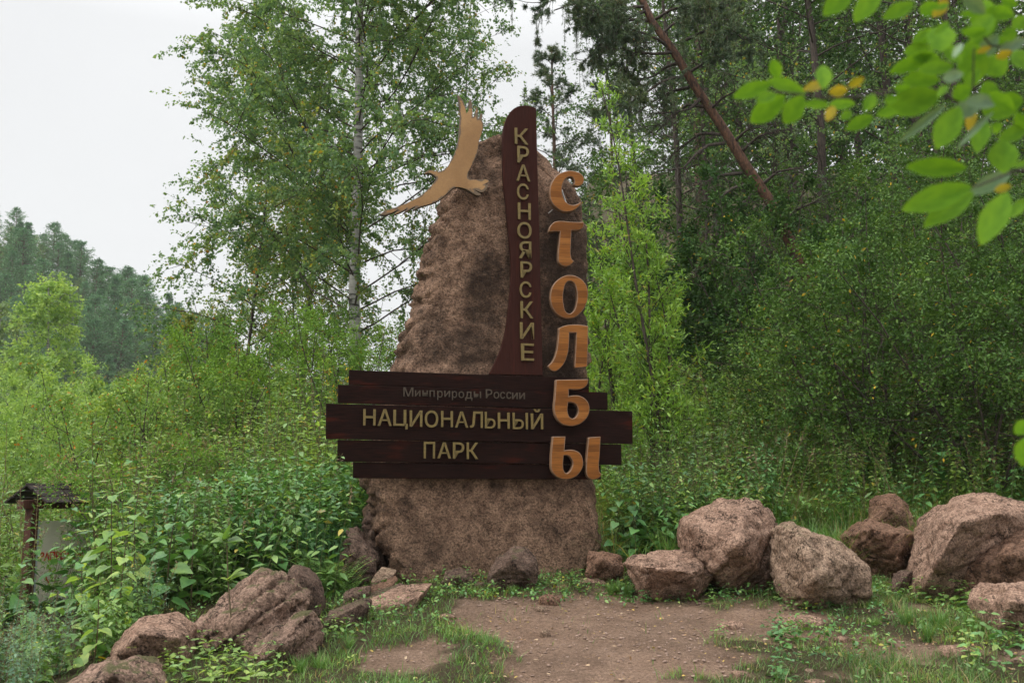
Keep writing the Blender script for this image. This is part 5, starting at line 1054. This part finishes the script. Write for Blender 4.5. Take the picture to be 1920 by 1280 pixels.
LB = [([(850, 440), (760, 455), (700, 490), (620, 550), (540, 595), (470, 605)], -.8, 1), ([(770, 270), (720, 230), (640, 195), (600, 180), (500, 150)], -.5, 1), ([(870, 230), (960, 190), (1040, 140), (1080, 130), (1150, 180), (1200, 230)], -.6, 1), ([(900, 410), (960, 370), (1060, 325)], -.4, 1),
      ([(1090, 820), (1000, 830), (930, 880), (860, 960), (780, 970)], -.9, 0), ([(1190, 990), (1080, 1000), (1000, 1030), (920, 1080)], -.7, 0), ([(1150, 810), (1200, 760), (1270, 705)], -.4, 0), ([(1190, 870), (1240, 820), (1300, 770), (1400, 760)], -.6, 0),
      ([(1240, 1050), (1150, 1070), (1060, 1130), (980, 1200)], -.8, 0), ([(640, 40), (560, 40), (480, 60), (340, 60)], -.5, 1), ([(1300, 1060), (1400, 980), (1520, 960)], -.5, 0), ([(890, 500), (800, 520), (700, 570), (600, 640)], .6, 0), ([(980, 610), (880, 600), (800, 660), (740, 720), (700, 760)], .5, 0),
      ([(960, 560), (900, 620), (820, 640), (700, 650)], -.6, 0), ([(1070, 770), (960, 760), (860, 830), (780, 900)], .5, 0), ([(690, 130), (600, 110), (480, 130), (380, 160)], .4, 1), ([(620, 0), (500, -40), (350, -20), (120, 60)], -.4, 1), ([(610, -30), (420, -90), (200, -40), (30, 20)], .3, 1), ([(700, 110), (780, 60), (900, 20)], -.4, 1), ([(740, 190), (820, 120), (930, 90), (1010, 60)], .3, 1),
      ([(830, 360), (760, 380), (690, 440), (560, 460)], .5, 1), ([(660, 60), (560, 90), (430, 200), (370, 260)], -.3, 1), ([(1280, 1080), (1180, 1180), (1100, 1290), (1040, 1420)], -.6, 0), ([(1330, 1180), (1240, 1300), (1140, 1360), (1060, 1480)], -.8, 0), ([(1400, 1300), (1500, 1200), (1620, 1150)], -.5, 0), ([(1000, 640), (1080, 560), (1160, 520)], -.4, 0), ([(800, 300), (700, 310), (600, 300), (560, 310)], -.5, 0)]
Ab = np.stack([zl(p, dy) for p, dy, _ in LB]); r = np.random.default_rng(55); alive = np.array([q[2] for q in LB])
br_ = Acc(); tubes(br_, Ab, .032, .010, 6)
i1 = np.repeat(np.arange(len(Ab)), 11); p1, d1 = pick(Ab, i1, r.uniform(.25, 1, len(i1))); B = grow(r, p1, d1 + r.normal(0, .7, d1.shape), r.uniform(.25, .8, len(i1)), 6, .2, -.04); tubes(br_, B, .009, .003, 4)
i2 = np.repeat(np.arange(len(B)), 5); p2, d2 = pick(B, i2, r.uniform(.2, 1, len(i2))); C = grow(r, p2, d2 + r.normal(0, .7, d2.shape), r.uniform(.1, .35, len(i2)), 4, .15, -.05); tubes(br_, C, .0035, .002, 3)
liv = alive[i1][i2] == 1; nd = Acc(); Cl = C[liv]; i3 = np.repeat(np.arange(len(Cl)), 7); p3, d3 = pick(Cl, i3, r.uniform(.2, 1, len(i3))); needles(nd, r, p3, d3, .085, 14, .0065)
Cd = C[~liv]; i3 = r.choice(len(Cd), 700); p3, d3 = pick(Cd, i3, r.uniform(.5, 1, 700)); needles(nd, r, p3, d3, .06, 7, .0035)
# hanging strands of old needles and lichen on the left side
i4 = r.choice(np.where(liv)[0], 420); p4 = C[i4, -1]; Hg = grow(r, p4, np.tile([0, 0, -1.], (420, 1)), r.uniform(.1, .5, 420), 5, .06, 0); tubes(br_, Hg, .004, .002, 3); i5 = np.repeat(np.arange(420), 7); p5, d5 = pick(Hg, i5, r.uniform(.1, 1, len(i5))); needles(nd, r, p5, d5, .05, 6, .0035, .8)
# crown above the frame
tree('pine', 'leaning orange-barked pine with bare drooping limbs right of the willow', 'tree', loc, [('trunk', trk, 'bark_pine'), ('branches', br_, 'bark_grey'), ('crown', nd, 'needle')])
def pine(seed, px, Y, H, spread, label, nl=40, kids=7, tuft=6, t0=.3, k=10, L=.10, w=.006, leafm='needle', group=None, prof=None, r0=None):
    loc = onground(px, Y); pf = prof or (lambda u: np.interp(u, [0, .2, .6, 1], [.5, 1, .85, .2]))
    r, T, A, B, C, r0, L1 = woody(seed, H, nl, spread, .25, kids, .45, 3, .25, .03, t0=t0, prof=pf, r0=r0 or H * .011, wob=.02, rise=.5)
    trk = Acc(); tubes(trk, T, r0, r0 * .2, 10); b_ = Acc(); tubes(b_, A, .02, .006, 4); tubes(b_, B, .007, .003, 3)
    nd = Acc(); i = np.repeat(np.arange(len(B)), tuft); p, d = pick(B, i, r.uniform(.45, 1, len(i))); needles(nd, r, p + r.normal(0, .05, p.shape), d, L, k, w); i = np.repeat(np.arange(len(C)), 2); p, d = pick(C, i, r.uniform(.3, 1, len(i))); needles(nd, r, p, d, L, k, w)
    return tree('pine', label, 'tree', loc, [('trunk', trk, 'bark_pine_far'), ('branches', b_, 'bark_grey'), ('crown', nd, leafm)], group)
pine(301, 1068, 30, 12.6, 1.7, 'young pine showing behind the rounded top of the monolith', nl=34, kids=6, t0=.35, L=.13, w=.010, k=12)
pine(302, 1165, 33, 12.0, 1.9, 'pine behind the willow tip, partly merged with the forest', nl=34, kids=6, t0=.3, L=.14, w=.010, k=10)
pine(303, 1330, 26, 15.0, 3.0, 'upright pine standing in shade behind the leaning one', nl=44, t0=.35, L=.12, w=.009)
pine(304, 1760, 30, 15.0, 3.2, 'pine deep in the forest above the right bushes', nl=44, t0=.3, L=.13, w=.009)

# ---------------------------------------------------------------- forest on the right slope
def ftree(seed, px, Y, H, spread, label, leafm, ls=.10, per=6, nl=40, kids=8, twigs=5, t0=.15, bark='bark_grey', **k):
    return mk_birch(seed, px, Y, H, spread, label, leafm, nl=nl, kids=kids, twigs=twigs, per=per, t0=t0, bark=bark, ls=ls, group='broad-leaved trees on the right slope', name='tree', width=.7, lift=.5, grav=-.08, prof_=lambda u: np.interp(u, [0, .15, .5, .8, 1], [.75, 1.0, 1.0, .75, .3]), **k)
ftree(401, 1290, 22, 11.5, 2.4, 'light green broad-leaved tree right behind the willow', 'lf_forest', .075)
ftree(402, 1420, 24, 13, 3.0, 'tall leafy tree behind the bare limbs of the leaning pine', 'lf_forest', .08)
ftree(403, 1560, 19, 12, 3.0, 'birch-like tree with small glossy leaves above the leaning trunk', 'lf_birch', .07, per=9, t0=.25)
ftree(404, 1700, 21, 12.5, 3.2, 'broad-leaved tree behind the foreground twig', 'lf_forest', .08, per=8)
ftree(405, 1850, 18, 11, 3.0, 'dense tree above the right edge thicket', 'lf_forest', .075, per=8)
ftree(406, 2010, 20, 12, 3.2, 'tree cut by the right picture edge', 'lf_forest', .075)
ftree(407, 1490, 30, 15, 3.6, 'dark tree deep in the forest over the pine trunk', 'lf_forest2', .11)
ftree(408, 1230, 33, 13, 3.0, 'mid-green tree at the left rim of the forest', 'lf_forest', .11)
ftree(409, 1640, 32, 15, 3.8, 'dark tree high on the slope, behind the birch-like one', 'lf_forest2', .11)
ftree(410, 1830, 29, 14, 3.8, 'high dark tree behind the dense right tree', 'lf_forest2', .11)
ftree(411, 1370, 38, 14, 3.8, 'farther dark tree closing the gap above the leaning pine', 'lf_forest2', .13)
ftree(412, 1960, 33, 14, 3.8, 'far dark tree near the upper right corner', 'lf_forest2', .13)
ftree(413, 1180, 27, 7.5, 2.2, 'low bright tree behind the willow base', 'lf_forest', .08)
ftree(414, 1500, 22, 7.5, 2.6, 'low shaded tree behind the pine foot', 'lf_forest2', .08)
# wooded slope farther up, one mass
x = rng.uniform(4, 70, 5200); y = rng.uniform(34, 85, 5200); px, py = proj(x, y, G0(x, y)); k = (px > 1240 + 60 * vn(y * .2, x * .2, 4)) & (px < 2500); x, y = x[k], y[k]
hh = rng.uniform(.5, 12, len(x)); i = np.repeat(np.arange(len(x)), 16); c = np.stack([x, y, G(x, y) + hh], -1)[i] + rng.normal(0, .6, (len(i), 3))
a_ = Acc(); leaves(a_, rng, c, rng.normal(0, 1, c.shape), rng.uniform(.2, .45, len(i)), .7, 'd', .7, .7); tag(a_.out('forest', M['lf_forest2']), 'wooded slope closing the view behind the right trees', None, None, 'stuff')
for k_ in range(16):
    px = rp.uniform(1210, 1980); Yt = rp.uniform(20, 34); l_ = onground(px, Yt); H_ = rp.uniform(7, 12); rt = np.random.default_rng(700 + k_)
    T = grow(rt, np.zeros((1, 3)), np.array([[rp.gauss(0, .06), 0, 1]]), [H_], 10, .03); a_ = Acc(); rr2 = rp.uniform(.06, .13); tubes(a_, T, rr2, rr2 * .3, 8)
    i1 = np.zeros(14, int); p1, d1 = pick(T, i1, rt.uniform(.2, .95, 14)); B = grow(rt, p1, rt.normal(0, 1, (14, 3)) * [1, 1, .3] + [0, 0, .15], rt.uniform(.5, 1.6, 14), 6, .15); b_ = Acc(); tubes(b_, B, .02, .005, 4)
    i2 = np.repeat(np.arange(14), 25); p2, d2 = pick(B, i2, rt.uniform(.2, 1, len(i2))); L_ = Acc(); leaves(L_, rt, p2 + rt.normal(0, .12, p2.shape), rt.normal(0, 1, p2.shape), .09, .7, 'd')
    o = tree('tree', ('thin' if rr2 < .085 else 'stouter') + ' dark understorey tree ' + ('right behind the willow' if px < 1330 else 'behind the leaning pine trunk' if px < 1450 else 'just right of the leaning pine' if px < 1580 else 'above the feathery bush' if px < 1750 else 'behind the blurred near leaves') + (', deeper in the shade' if Yt > 27 else ', at the forest edge'), 'tree', l_, [('trunk', a_, 'bark_dark'), ('branches', b_, 'bark_dark'), ('crown', L_, 'lf_forest2')], 'understorey trees in the right forest')

# ---------------------------------------------------------------- conifers on the far hill
def conif(seed, kind):
    r = np.random.default_rng(seed); H = 1.0; W = Acc(); T = np.array([[(0, 0, h) for h in np.linspace(-.06, .98, 6)]]); tubes(W, T, .014, .003, 5)
    nw = {'spire': 22, 'pine': 16, 'round': 16}[kind]; per = 7; t = np.repeat(np.linspace({'spire': .10, 'pine': .28, 'round': .12}[kind], .985, nw), per); az = r.uniform(0, 6.28, len(t))
    prof = {'spire': lambda t: .21 * (1 - t) ** .75 + .015, 'pine': lambda t: np.interp(t, [.28, .5, .8, 1], [.16, .22, .17, .04]), 'round': lambda t: np.interp(t, [.1, .4, .7, 1], [.16, .25, .22, .06])}[kind](t) * r.uniform(.6, 1.2, len(t))
    D = np.stack([np.cos(az), np.sin(az), np.full(len(t), {'spire': .1, 'pine': .35, 'round': .6}[kind])], -1); S = np.stack([t * 0, t * 0, t], -1); A = grow(r, S, D, prof, 5, .12, {'spire': -.05, 'pine': .08, 'round': 0}[kind]); tubes(W, A, .0035, .001, 3)
    n_ = 34; i = np.repeat(np.arange(len(A)), n_); p, d = pick(A, i, r.uniform(.15, 1, len(i)) ** .8); L = Acc(); leaves(L, r, p + r.normal(0, .011, p.shape), d * .5 + r.normal(0, .6, p.shape) + [0, 0, .15], r.uniform(.016, .031, len(p)), .42 if kind != 'round' else .7, 'd', .6, .7)
    lm = 'lf_far' if kind == 'round' else 'needle_far'
    return W.out('trunk', M['bark_pine_far'], link=False), L.out('crown', M[lm], link=False)
KM = {k: [conif(s, k) for s in ss] for k, ss in (('spire', (1, 2, 3)), ('pine', (4, 5, 6, 7)), ('round', (8, 9)))}
rh = random.Random(12); cnt = 0
lab = {'spire': ['dark pointed conifer among others on the hazy far hill'], 'pine': ['hazy bluish pine among others on the far hill'], 'round': ['pale rounded tree among the conifers of the far hill']}
pts_ = []
for iy in range(17, -1, -1):
    for ix in range(24):
        x = -104 + ix * 4.1 + rh.uniform(-1.8, 1.8) + (iy % 2) * 2.0; y = 92 + iy * 4.9 + rh.uniform(-2, 2)
        pts_.append((x, y))
for x, y in pts_:
    z = float(HZ(x, y)); px, py = proj(x, y, z + 9)
    if px < -40 or px > 430 or cnt > 290: continue
    kd = rh.choices(['pine', 'spire', 'round'], [6, 1.1, 2.2])[0]; H_ = rh.uniform(7.5, 11.5) * (.72 if kd == 'round' else 1); tm, cm = rh.choice(KM[kd])
    nm = {'pine': 'pine', 'spire': 'conifer', 'round': 'tree'}[kd]
    o = empty(nm, (x, y, z - .3), rh.uniform(0, 6.28), H_); o.scale = (H_ * rh.uniform(1.15, 1.5), H_ * rh.uniform(1.15, 1.5), H_); child('trunk', tm, o); child('crown', cm, o)
    row = 'foot' if y < 112 else 'lower slope' if y < 130 else 'middle slope' if y < 148 else 'upper slope' if y < 164 else 'ridge'
    colm = ('at the left picture edge' if px < 40 else 'behind the pale cone-shaped birch' if px < 115 else 'just right of the pale birch' if px < 185 else 'midway to the tall birch' if px < 255 else 'near the tall birch crown' if px < 345 else 'behind the tall birch crown' if px < 600 else 'behind the wooden bird')
    hs_ = 'large' if H_ > 11.5 else 'small' if H_ < 9.5 else 'middling'
    tag(o, f"{hs_} {dict(pine='hazy pine', spire='pointed conifer', round='pale round tree')[kd]} on the far hill's {row}, {colm}", 'tree', {'pine': 'pines on the far hill', 'spire': 'pointed conifers on the far hill', 'round': 'pale trees on the far hill'}[kd]); cnt += 1

# ---------------------------------------------------------------- undergrowth filler far behind the herbs (uncountable)
def filler(name, label, n, x0, x1, y0, y1, test, mt, H, size=(.045, .10), per=7):
    x, y = scatter(n, x0, x1, y0, y1); px, py = proj(x, y, G0(x, y)); k = test(px, py, x, y); x, y = x[k], y[k]
    i = np.repeat(np.arange(len(x)), per); h = rng.uniform(0, 1, len(i)) ** .8 * H * (.55 + .9 * vn(x * .9, y * .9, 15))[i]
    c = np.stack([x[i] + rng.normal(0, .10, len(i)), y[i] + rng.normal(0, .10, len(i)), G(x[i], y[i]) + h], -1); D = rng.normal(0, 1, c.shape); D[:, 2] *= .4; D[:, 2] -= .2
    a = Acc(); leaves(a, rng, c, D, rng.uniform(*size, len(i)), .45, 'd', 1.0, .45)
    Q = np.stack([np.stack([x, y, G(x, y) - .05], -1), np.stack([x + rng.normal(0, .06, len(x)), y + rng.normal(0, .06, len(x)), G(x, y) + H * .6], -1)], 1); tubes(a, Q, .003, .002, 3)
    return tag(a.out(name, M[mt]), label, None, None, 'stuff')
nomon = lambda px, py, x, y: ~((x > -1.5) & (x < 1.15) & (y < 10.4))
filler('undergrowth', 'tangled weeds between the larger herbs on the left bank', 3600, -7, -1.2, 8.6, 12.5, lambda px, py, x, y: nomon(px, py, x, y) & ~((px < 215) & (y < 10.9)), 'lf_herb_d', .75)
filler('undergrowth', 'sunlit tangle of weeds at the back of the left bank', 3400, -13, 0, 12, 19, lambda px, py, x, y: px > -200, 'lf_herb_l', 1.05)
filler('undergrowth', 'tangled weeds on the slope behind the right boulders', 3800, .9, 7.5, 9.2, 13, lambda px, py, x, y: nomon(px, py, x, y) & ((y > 10.1) | (px < 1420)), 'lf_herb', .45, (.03, .075))
filler('undergrowth', 'leafy weeds at the forest edge on the right slope', 4600, 0, 11, 12.0, 19, lambda px, py, x, y: px < 2100, 'lf_herb', 1.15, (.05, .11), 7)
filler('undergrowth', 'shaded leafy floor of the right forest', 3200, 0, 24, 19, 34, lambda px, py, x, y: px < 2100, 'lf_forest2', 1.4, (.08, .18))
filler('undergrowth', 'weeds in the valley between the birches', 3200, -30, 2, 19, 45, lambda px, py, x, y: px > -200, 'lf_pale', 1.7, (.12, .25))

# ---------------------------------------------------------------- notice board
nA = P(66, 1000, 10.1); nB = P(172, 1000, 10.75)
bx = Vector((nB.x - nA.x, nB.y - nA.y, 0)); bw = bx.length; bx.normalize(); bn = bx.cross(Vector((0, 0, 1)))
nb = empty('notice_board', (nA.x, nA.y, float(G(nA.x, nA.y)) - .1)); nb.rotation_euler = (0, 0, math.atan2(bx.y, bx.x))
tag(nb, 'roofed wooden notice board with cream panel and red Cyrillic heading, half hidden by leaves', 'notice board')
z0 = nb.location.z
def box(name, a, b, m, parent, bev=.006, rot=None):
    bmm = bmesh.new(); bmesh.ops.create_cube(bmm, size=1); s = [b[i] - a[i] for i in range(3)]; c = [(b[i] + a[i]) / 2 for i in range(3)]
    bmesh.ops.scale(bmm, vec=s, verts=bmm.verts); 
    if bev: bmesh.ops.bevel(bmm, geom=bmm.edges[:], offset=bev, segments=1, affect='EDGES')
    me = bpy.data.meshes.new(name); bmm.to_mesh(me); bmm.free(); me.materials.append(m); o = bpy.data.objects.new(name, me); COL.objects.link(o); o.parent = parent; o.location = c
    if rot: o.rotation_euler = rot
    return o
wd_ = woodmat('dark_red_wood', (.06, .024, .018), (.11, .045, .032), None, (10, 10, 1), .6)
top_ = P(110, 975, 10.4).z - z0; bot = P(80, 1130, 10.2).z - z0
box('post', (-.10, -.05, -.1), (-.01, .05, top_ + .12), wd_, nb); box('post', (bw + .01, -.05, -.1), (bw + .10, .05, top_ + .12), wd_, nb)
box('crossbeam', (-.2, -.045, top_ + .12), (bw + .2, .045, top_ + .21), wd_, nb)
box('panel', (.035, -.012, bot), (bw - .035, .012, top_), simplemat('cream_board', (.80, .76, .62), .5, 0, .06, 8), nb, .002)
wh = simplemat('pale_blue_white_frame', (.55, .60, .64), .5, 0, .08, 8)
box('frame', (.0, -.022, bot), (.033, .022, top_), wh, nb, .003); box('frame', (bw - .033, -.022, bot), (bw, .022, top_), wh, nb, .003)
rf = simplemat('dark_roofing_board', (.022, .015, .012), .9)
for s_ in (-1, 1):
    for k in range(3):
        box('roof_board', (-.14, s_ * (.03 + k * .11) - .055, top_ + .33 - k * .065), (bw + .1, s_ * (.03 + k * .11) + .055, top_ + .35 - k * .065), rf, nb, .002, (-s_ * .55, 0, 0))
red = simplemat('red_paint', (.55, .03, .02), .5)
def ftext(s, x, z, size, parent, m, width=None):
    tx = bpy.data.curves.new('lettering', 'FONT'); tx.body = s; tx.size = size; tx.extrude = .0015; tx.offset = .004
    o = bpy.data.objects.new('tmp', tx); COL.objects.link(o); dg = bpy.context.evaluated_depsgraph_get(); me = bpy.data.meshes.new_from_object(o.evaluated_get(dg)); bpy.data.objects.remove(o)
    me.name = 'lettering'; me.materials.clear(); me.materials.append(m)
    if width:
        xs_ = [v.co.x for v in me.vertices]; k = width / (max(xs_) - min(xs_))
        for v in me.vertices: v.co.x *= k
    o = bpy.data.objects.new('lettering', me); COL.objects.link(o); o.parent = parent; o.location = (x, -.0145, z); o.rotation_euler = (R(90), 0, 0); return o
ftext('ЗАПРЕЩЕНО', .06, P(105, 1049, 10.3).z - z0, .11, nb, red, bw - .13)
a = Acc(); q = [(.15, P(98, 1075, 10.2).z - z0), (.155, P(98, 1085, 10.2).z - z0), (.20, P(103, 1096, 10.2).z - z0)]; tubes(a, np.array([[(u_, -.016, v_) for u_, v_ in q]]), .008, .008, 5); a.out('red_mark', red, nb)

# ---------------------------------------------------------------- out-of-focus shrub close to the camera
fs = empty('foreground_shrub', (.92, 1.38, float(G(.92, 1.38)) - .03)); tag(fs, 'blurred yellow-green leafy twigs close to the camera at the upper right', 'shrub')
fo = Vector(fs.location); NL = {c: bigleaf_mesh(M['near_' + c]) for c in ('green', 'yellow', 'grey')}
TT = np.array([(0, 0, 0), (.12, .22, .03), (.32, .42, .05), (.55, .5, .04), (.78, .36, .01), (.93, .16, -.02), (1, 0, -.05), (.93, -.16, -.02), (.78, -.36, .01), (.55, -.5, .04), (.32, -.42, .05), (.12, -.22, .03), (.32, 0, 0), (.6, 0, -.01), (.8, 0, -.02)])
FT = [(0, 1, 12), (1, 2, 12), (2, 3, 13), (2, 13, 12), (3, 4, 14), (3, 14, 13), (4, 5, 14), (5, 6, 14), (6, 7, 14), (7, 8, 14), (8, 9, 14), (9, 13, 14), (9, 10, 13), (10, 12, 13), (10, 11, 12), (11, 0, 12)]
for c in NL: NL[c] = build('leaf', TT, [np.array(FT)], M['near_' + c], link=False, smooth=True)
def fz(x, y, d=1.3): return P(1320 + x / 2.667, y / 2.667, d) - fo
FL = [(345, 415, 165, 478, 85), (510, 468, 340, 405, 75), (375, 395, 345, 308, 62), (410, 475, 248, 600, 110), (500, 475, 410, 605, 105), (360, 470, 275, 500, 55), (595, 450, 600, 335, 80), (600, 420, 512, 445, 52, 'yellow'), (495, 520, 615, 525, 45), (720, 450, 635, 460, 55, 'yellow'), (720, 435, 790, 395, 40, 'yellow'), (760, 520, 640, 520, 62), (650, 530, 620, 595, 50, 'yellow'), (850, 580, 725, 640, 72), (800, 560, 850, 480, 62), (860, 570, 960, 560, 52), (740, 560, 690, 590, 50), (900, 500, 960, 500, 50),
      (1190, 470, 935, 540, 140), (1180, 400, 1010, 400, 95), (1150, 270, 950, 355, 78), (1130, 235, 1010, 260, 72), (1180, 265, 1190, 135, 135), (1215, 520, 1000, 690, 45, 'grey'), (1280, 530, 1175, 720, 120), (1400, 600, 1370, 740, 95), (1345, 440, 1350, 240, 150), (1300, 370, 1200, 390, 62, 'grey'), (1500, 380, 1430, 290, 130), (1440, 130, 1340, 90, 90), (1460, 120, 1430, 50, 90), (1390, 60, 1290, 75, 36), (1600, 500, 1480, 520, 100), (1620, 640, 1490, 690, 75), (1320, 840, 1045, 835, 92),
      (1490, 700, 1500, 845, 140), (1345, 930, 1030, 1035, 130), (1350, 960, 1130, 1110, 120), (1540, 860, 1350, 960, 90, 'grey'), (1520, 960, 1400, 1190, 125), (1640, 815, 1550, 830, 34), (1540, 930, 1460, 950, 42, 'yellow'), (1610, 200, 1490, 245, 62, 'grey'), (740, -50, 615, 60, 105), (890, -60, 765, 92, 105), (1440, 235, 1370, 262, 32, 'yellow'), (1620, 90, 1550, 135, 85), (1350, 540, 1325, 640, 52, 'yellow'), (1450, 560, 1285, 720, 30, 'grey'), (1440, 620, 1480, 655, 60), (1250, 330, 1090, 350, 72), (1620, 350, 1555, 260, 85), (1470, 430, 1390, 480, 105), (1340, 440, 1250, 480, 85), (1530, 1090, 1590, 1020, 60), (1480, 180, 1560, 170, 70), (1400, 180, 1300, 260, 60), (1560, 560, 1600, 640, 60),
      (1620, 1000, 1540, 1060, 60), (1640, 2100, 1560, 2160, 70), (1640, 2180, 1570, 2290, 80), (1650, 2260, 1590, 2320, 70)]
rl = random.Random(3)
for _ in range(34):
    x_, y_ = rl.uniform(1040, 1640), rl.uniform(-20, 560)
    if x_ < 1000 + y_ * .1: continue
    a2 = rl.uniform(2.2, 4.4); L2 = rl.uniform(70, 170); FL.append((x_, y_, x_ + math.cos(a2) * L2, y_ - math.sin(a2) * L2 * .8, L2 * rl.uniform(.4, .6), rl.choices(['green', 'yellow', 'grey'], [12, 1, 1])[0]))
for q in FL:
    c = q[5] if len(q) > 5 else 'green'; dd = 1.30 + rl.uniform(-.06, .10); a_, b_ = fz(q[0], q[1], dd), fz(q[2], q[3], dd + rl.uniform(-.03, .03)); s_ = (b_ - a_).length * 1.12
    lf = child('leaf', NL[c], fs); toc = (Vector((0, 0, CAMZ)) - fo - a_).normalized() + Vector((rl.uniform(-.2, .2), 0, rl.uniform(-.1, .3)))
    wdt = q[4] / 2.667 / FPX * 1.3 * 1.12; orient(lf, a_, b_ - a_, toc, s_, wdt / s_)
tw = Acc()
def twig(pts, r0, r1, d0=1.3, d1=1.36):
    Q = [fz(p[0], p[1], d0 + (d1 - d0) * k / (len(pts) - 1)) for k, p in enumerate(pts)]; f = np.linspace(0, len(Q) - 1, 14); A_ = np.array([tuple(v) for v in Q]); Q = np.stack([np.interp(f, np.arange(len(A_)), A_[:, j]) for j in range(3)], -1); tubes(tw, Q[None], r0, r1, 6)
twig([(345, 415 + 40), (500, 475), (620, 490), (760, 490), (870, 475), (1000, 440), (1150, 440), (1300, 520), (1480, 515), (1700, 480)], .0012, .0026)
twig([(1150, 430), (1200, 480), (1300, 520)], .0012, .002); twig([(1350, 240), (1345, 440), (1400, 600)], .001, .0015); twig([(1370, 150), (1440, 235), (1600, 215), (1750, 250)], .0012, .0024); twig([(1320, 840), (1345, 940), (1540, 860), (1700, 830)], .001, .0024); twig([(1640, 2100), (1640, 2300), (1720, 2500)], .0012, .0022); twig([(600, -60), (800, -80), (1200, -140), (1700, -60)], .001, .0026)
e_ = [(Vector(fz(1700, y_, 1.36))) for y_ in (480, 250, 830, -60)]
for v in e_ + [fz(1720, 2500, 1.36)]:
    tubes(tw, np.array([[tuple(v), tuple(v.lerp(Vector((0, 0, v.z - .12)), .6)), (0, 0, v.z - .2)]]), .0026, .005, 6)
tubes(tw, np.array([[(0, 0, 0), (.02, .01, .7), (-.01, 0, 1.4), (0, .01, 2.0), (0, 0, 2.5)]]), .011, .005, 8)
tw.out('twigs', M['bark_grey'], fs)
# cones of air between camera and hill: pale haze
hz = bmesh.new(); bmesh.ops.create_cube(hz, size=1); me = bpy.data.meshes.new('haze'); hz.to_mesh(me); hz.free()
o = bpy.data.objects.new('haze', me); COL.objects.link(o); o.scale = (700, 520, 110); o.location = (-40, 220, 110 / 2 - 11)
m = bpy.data.materials.new('haze'); m.use_nodes = True; m.node_tree.nodes.clear(); pv = m.node_tree.nodes.new('ShaderNodeVolumePrincipled'); pv.inputs['Color'].default_value = (.96, 1, .97, 1); pv.inputs['Density'].default_value = .00038; pv.inputs['Anisotropy'].default_value = .2
mo = m.node_tree.nodes.new('ShaderNodeOutputMaterial'); m.node_tree.links.new(pv.outputs[0], mo.inputs['Volume']); me.materials.append(m); tag(o, kind='stuff')
import sys
if '--count' in sys.argv:
    ms = {o.data for o in scene.objects if o.type == 'MESH'}; print('TRIS', sum(sum(len(p.vertices) - 2 for p in m.polygons) if len(m.polygons) < 1e6 else 0 for m in ms)); top = sorted(ms, key=lambda m: -len(m.polygons))[:14]; print([(m.name, len(m.polygons)) for m in top])
